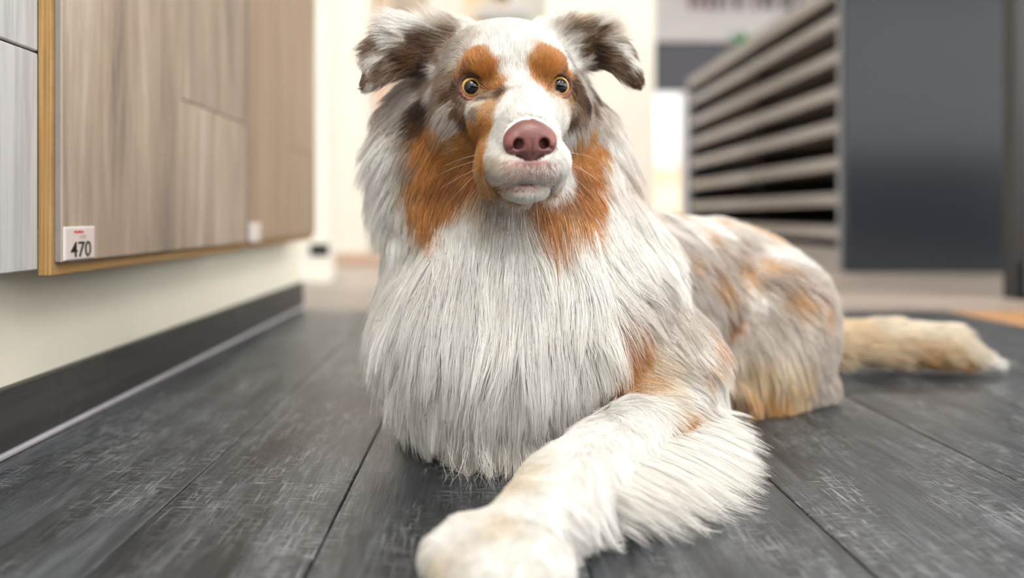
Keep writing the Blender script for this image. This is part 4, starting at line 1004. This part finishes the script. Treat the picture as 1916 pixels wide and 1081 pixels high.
def make_curves(name, S, R, C, label):
    hc = bpy.data.hair_curves.new(name)
    hc.add_curves([S.shape[1]] * len(S))
    hc.attributes['position'].data.foreach_set('vector', S.reshape(-1).astype(F32))
    ra = hc.attributes.get('radius') or hc.attributes.new('radius', 'FLOAT', 'POINT')
    prof = np.interp(np.linspace(0, 1, S.shape[1]), [0, 0.6, 1.0], [1.0, 0.8, 0.18])
    ra.data.foreach_set('value', (R[:, None] * prof[None]).ravel().astype(F32))
    at = hc.attributes.new('fur_color', 'FLOAT_COLOR', 'CURVE')
    at.data.foreach_set('color', np.concatenate([C, np.ones((len(C), 1))], 1).ravel().astype(F32))
    o = bpy.data.objects.new(name, hc); hc.materials.append(fm); col.objects.link(o); o.parent = dog
    o['kind'] = 'stuff'; o['label'] = label
    return o
reg = np.full(n, 3)                                                            # coat of the trunk
dleg = np.minimum(d_cone(R0, EL, WR, 0.036, 0.026), d_cone(R0, WR, PW, 0.026, 0.04))
reg[(R0[:, 1] < 0.79) & (R0[:, 0] < 0.16)] = 2
reg[(dleg < 0.006) & (R0[:, 2] < 0.085)] = 4
reg[(HPR[:, 1] > -9) & (HPR[:, 2] > -7.2) & (np.abs(HPR[:, 0]) < 8.5)] = 0
reg[(np.abs(HPR[:, 0]) > 5.9) & (HPR[:, 2] > -0.3) & (HPR[:, 1] > -9) & (HPR[:, 0] < 0)] = 1
reg[(np.abs(HPR[:, 0]) > 5.9) & (HPR[:, 2] > -0.3) & (HPR[:, 1] > -9) & (HPR[:, 0] > 0)] = 6
reg[(R0[:, 0] > 0.425) & (R0[:, 2] < 0.10)] = 5
reg[(R0[:, 0] > 0.26) & (R0[:, 1] < 0.965) & (R0[:, 2] < 0.13)] = 7
reg[n - nf:n - nf + nleg] = 4; reg[n - nf + nleg:] = 2
for k, (nm, lb) in enumerate((('head_fur', 'short white face fur with rust brows and cheeks'), ('ear_fur', 'brown and white fur of the ear at picture left'), ('chest_fur', 'long white hanging chest fur'),
                              ('body_fur', 'pale merle body fur with rust spots'), ('foreleg_fur', 'short white leg fur with long feathering'), ('tail_fur', 'cream bushy tail fur'),
                              ('ear_fur', 'brown and white fur of the ear at picture right'), ('haunch_fur', 'pale haunch fur with golden ends'))):
    m_ = reg == k
    if m_.any(): make_curves(nm, S_[m_], rad0[m_], COL[m_], lb)

# whiskers
wk_ = []
for s in (-1, 1):
    for (y0, z0, dx, dy, dz, L) in ((5.2, -4.9, 1, .1, .1, 3.6), (4.6, -5.3, 1, 0, -.15, 4.2), (5.4, -5.7, 1, .1, -.3, 4.0), (4.4, -5.9, 1, 0, -.5, 4.4), (4.0, -6.6, .8, .1, -.9, 3.8)):
        p = V(s * 2.75, y0, z0); d = V(s * dx, dy, dz) + rng.normal(size=3) * 0.12; d /= np.linalg.norm(d); pts = []; cv = rng.uniform(0.5, 1.5)
        for t in np.linspace(0, 1, K):
            q = p + d * L * t + V(0, -1.0, -1.8 * cv) * t * t * 0.6
            pts.append(hw(*q))
        wk_.append(pts)
for (x0, dx) in ((-0.8, -.2), (0.9, .1), (1.4, .5)):
    wk_.append([hw(x0 + dx * t * 2, 5.6 + .4 * t, -8.1 - 3.2 * t) for t in np.linspace(0, 1, K)])
make_curves('whiskers', np.array(wk_), np.full(len(wk_), 0.00009), np.tile(np.array([[.8, .76, .7]]), (len(wk_), 1)), 'thin white whiskers')

# ---- eyes
def ring_sphere(name, mats, cuts, nseg=48, nr=40, parent=None, centre=None, axis=None, R=1.0, a0=0.0, a1=math.pi):
    """sphere about its optical axis; cuts = polar angles where the material changes"""
    ang = sorted(set(list(np.linspace(a0, a1, nr)) + cuts)); vts = []; fcs = []; mi = []
    axis = axis / np.linalg.norm(axis); e1 = np.cross(axis, V(0, 0, 1)); e1 /= np.linalg.norm(e1); e2 = np.cross(axis, e1)
    for a in ang:
        rr = R * (1 + 0.055 * max(0, 1 - (a / 0.85) ** 2))                     # cornea bulge
        for j in range(nseg):
            t = 2 * math.pi * j / nseg
            vts.append(tuple(centre + rr * (math.cos(a) * axis + math.sin(a) * (math.cos(t) * e1 + math.sin(t) * e2))))
    for i in range(len(ang) - 1):
        mid = (ang[i] + ang[i + 1]) / 2; k = sum(mid > c for c in cuts)
        for j in range(nseg):
            fcs.append((i * nseg + j, i * nseg + (j + 1) % nseg, (i + 1) * nseg + (j + 1) % nseg, (i + 1) * nseg + j)); mi.append(k)
    m_ = bpy.data.meshes.new(name); m_.from_pydata(vts, [], fcs)
    for q in mats: m_.materials.append(q)
    m_.polygons.foreach_set('material_index', mi); m_.polygons.foreach_set('use_smooth', [True] * len(fcs)); m_.update()
    return link(name, m_, None, parent)
def eye_mat(name, c, noise=0.0):
    q = plain(name, c, 0.6, 0.0, noise, 900.0, 0.0, 1.0); q.node_tree.nodes['Principled BSDF'].inputs['Coat Roughness'].default_value = 0.02
    return q
EM = [eye_mat('pupil_black', (.004, .004, .006)), eye_mat('pupil_edge', (.18, .13, .07)), eye_mat('iris_amber', (.56, .31, .075), .22), eye_mat('iris_rim', (.20, .10, .03)), eye_mat('sclera', (.55, .40, .38))]
for e_, g_ in zip(EYE, GAZE):
    ey = ring_sphere('eye', EM[3:], [0.93], parent=dog, centre=hw(*e_), axis=HR @ g_, R=ER * 0.01, a0=0.86)
    ey['label'] = 'amber eye with a wide dark pupil'
    ring_sphere('iris', EM[1:3], [0.56], parent=ey, centre=hw(*e_), axis=HR @ g_, R=ER * 0.01, a0=0.52, a1=0.86, nr=14)['label'] = 'amber iris'
    ring_sphere('pupil', EM[:1], [], parent=ey, centre=hw(*e_), axis=HR @ g_, R=ER * 0.01, a1=0.52, nr=14)['label'] = 'round black pupil'

# ---- nose leather
NC = V(0, 8.25, -3.72)
NS = V(1.06, 1.0, 1.14)
def nose_sdf(q):                                          # centimetres in the head frame about NC
    d = d_ell(q, V(0, -0.1, 0.25), V(1.62, 1.0, 1.12))
    for s in (-1, 1):
        d = smin(d, d_ell(q, V(s * 1.15, -0.05, -0.10), V(0.72, 0.92, 0.82)), 0.35)
    d = smin(d, d_cone(q, V(0, 0.12, -0.45), V(0, -0.15, -1.55), 0.80, 0.30), 0.5)
    for s in (-1, 1):
        d = smax(d, -d_cone(q, V(s * 0.82, 1.3, -0.10), V(s * 0.98, 0.0, -0.20), 0.42, 0.30), 0.14)
        d = smax(d, -d_cone(q, V(s * 0.95, 1.05, -0.35), V(s * 1.62, 0.45, -0.55), 0.16, 0.09), 0.12)
    d = smax(d, -d_cone(q, V(0, 1.02, 0.15), V(0, 0.55, -1.9), 0.055, 0.075), 0.16)
    return d
hn = 0.07
lo_ = V(-2.2, -1.4, -2.2); dims = [int(v / hn) for v in (4.4, 3.0, 4.0)]
gx, gy, gz = np.meshgrid(*[lo_[i] + hn * np.arange(dims[i]) for i in range(3)], indexing='ij')
fl3 = nose_sdf(np.stack([gx, gy, gz], -1).reshape(-1, 3)).reshape(gx.shape)
nvv, nqq = surface_nets(fl3, lo_, hn)
depth = np.clip((0.75 - nvv[:, 1]) / 0.5, 0, 1)
ncol = np.tile(V(.15, .056, .052), (len(nvv), 1))
for s in (-1, 1):
    q = nvv - V(s * 1.42, 0.35, -0.02); f_ = np.exp(-(q * q).sum(1) / 0.16)[:, None]
    ncol = ncol * (1 - f_ * .85) + V(.40, .135, .14) * f_ * .85
    q = np.linalg.norm((nvv - V(s * 0.88, 0.35, -0.18)) / V(.36, .55, .34), axis=1); f_ = np.clip(1.35 - q, 0, 1)[:, None]
    ncol = ncol * (1 - f_ * .7) + V(.10, .02, .02) * f_ * .7
nm_ = bpy.data.meshes.new('nose'); nm_.from_pydata([tuple(hw(*(NC + p * NS))) for p in nvv], [], nqq.tolist())
ca = nm_.color_attributes.new('coat', 'FLOAT_COLOR', 'POINT'); ca.data.foreach_set('color', np.concatenate([np.clip(ncol, 0, 1), np.ones((len(ncol), 1))], 1).astype(F32).ravel())
nmat, nt, b = mat_new('nose_leather')
at_ = N(nt, 'ShaderNodeAttribute'); at_.attribute_name = 'coat'; nt.links.new(at_.outputs['Color'], b.inputs['Base Color'])
b.inputs['Roughness'].default_value = 0.38; b.inputs['Specular IOR Level'].default_value = 0.5
vo = N(nt, 'ShaderNodeTexVoronoi'); vo.inputs['Scale'].default_value = 900.0; geo = N(nt, 'ShaderNodeNewGeometry'); nt.links.new(geo.outputs['Position'], vo.inputs['Vector'])
bp = N(nt, 'ShaderNodeBump'); bp.inputs['Strength'].default_value = 0.35; bp.inputs['Distance'].default_value = 0.0005; nt.links.new(vo.outputs['Distance'], bp.inputs['Height']); nt.links.new(bp.outputs[0], b.inputs['Normal'])
link('nose', nm_, nmat, dog, True)['label'] = 'reddish brown nose with pink nostril edges'
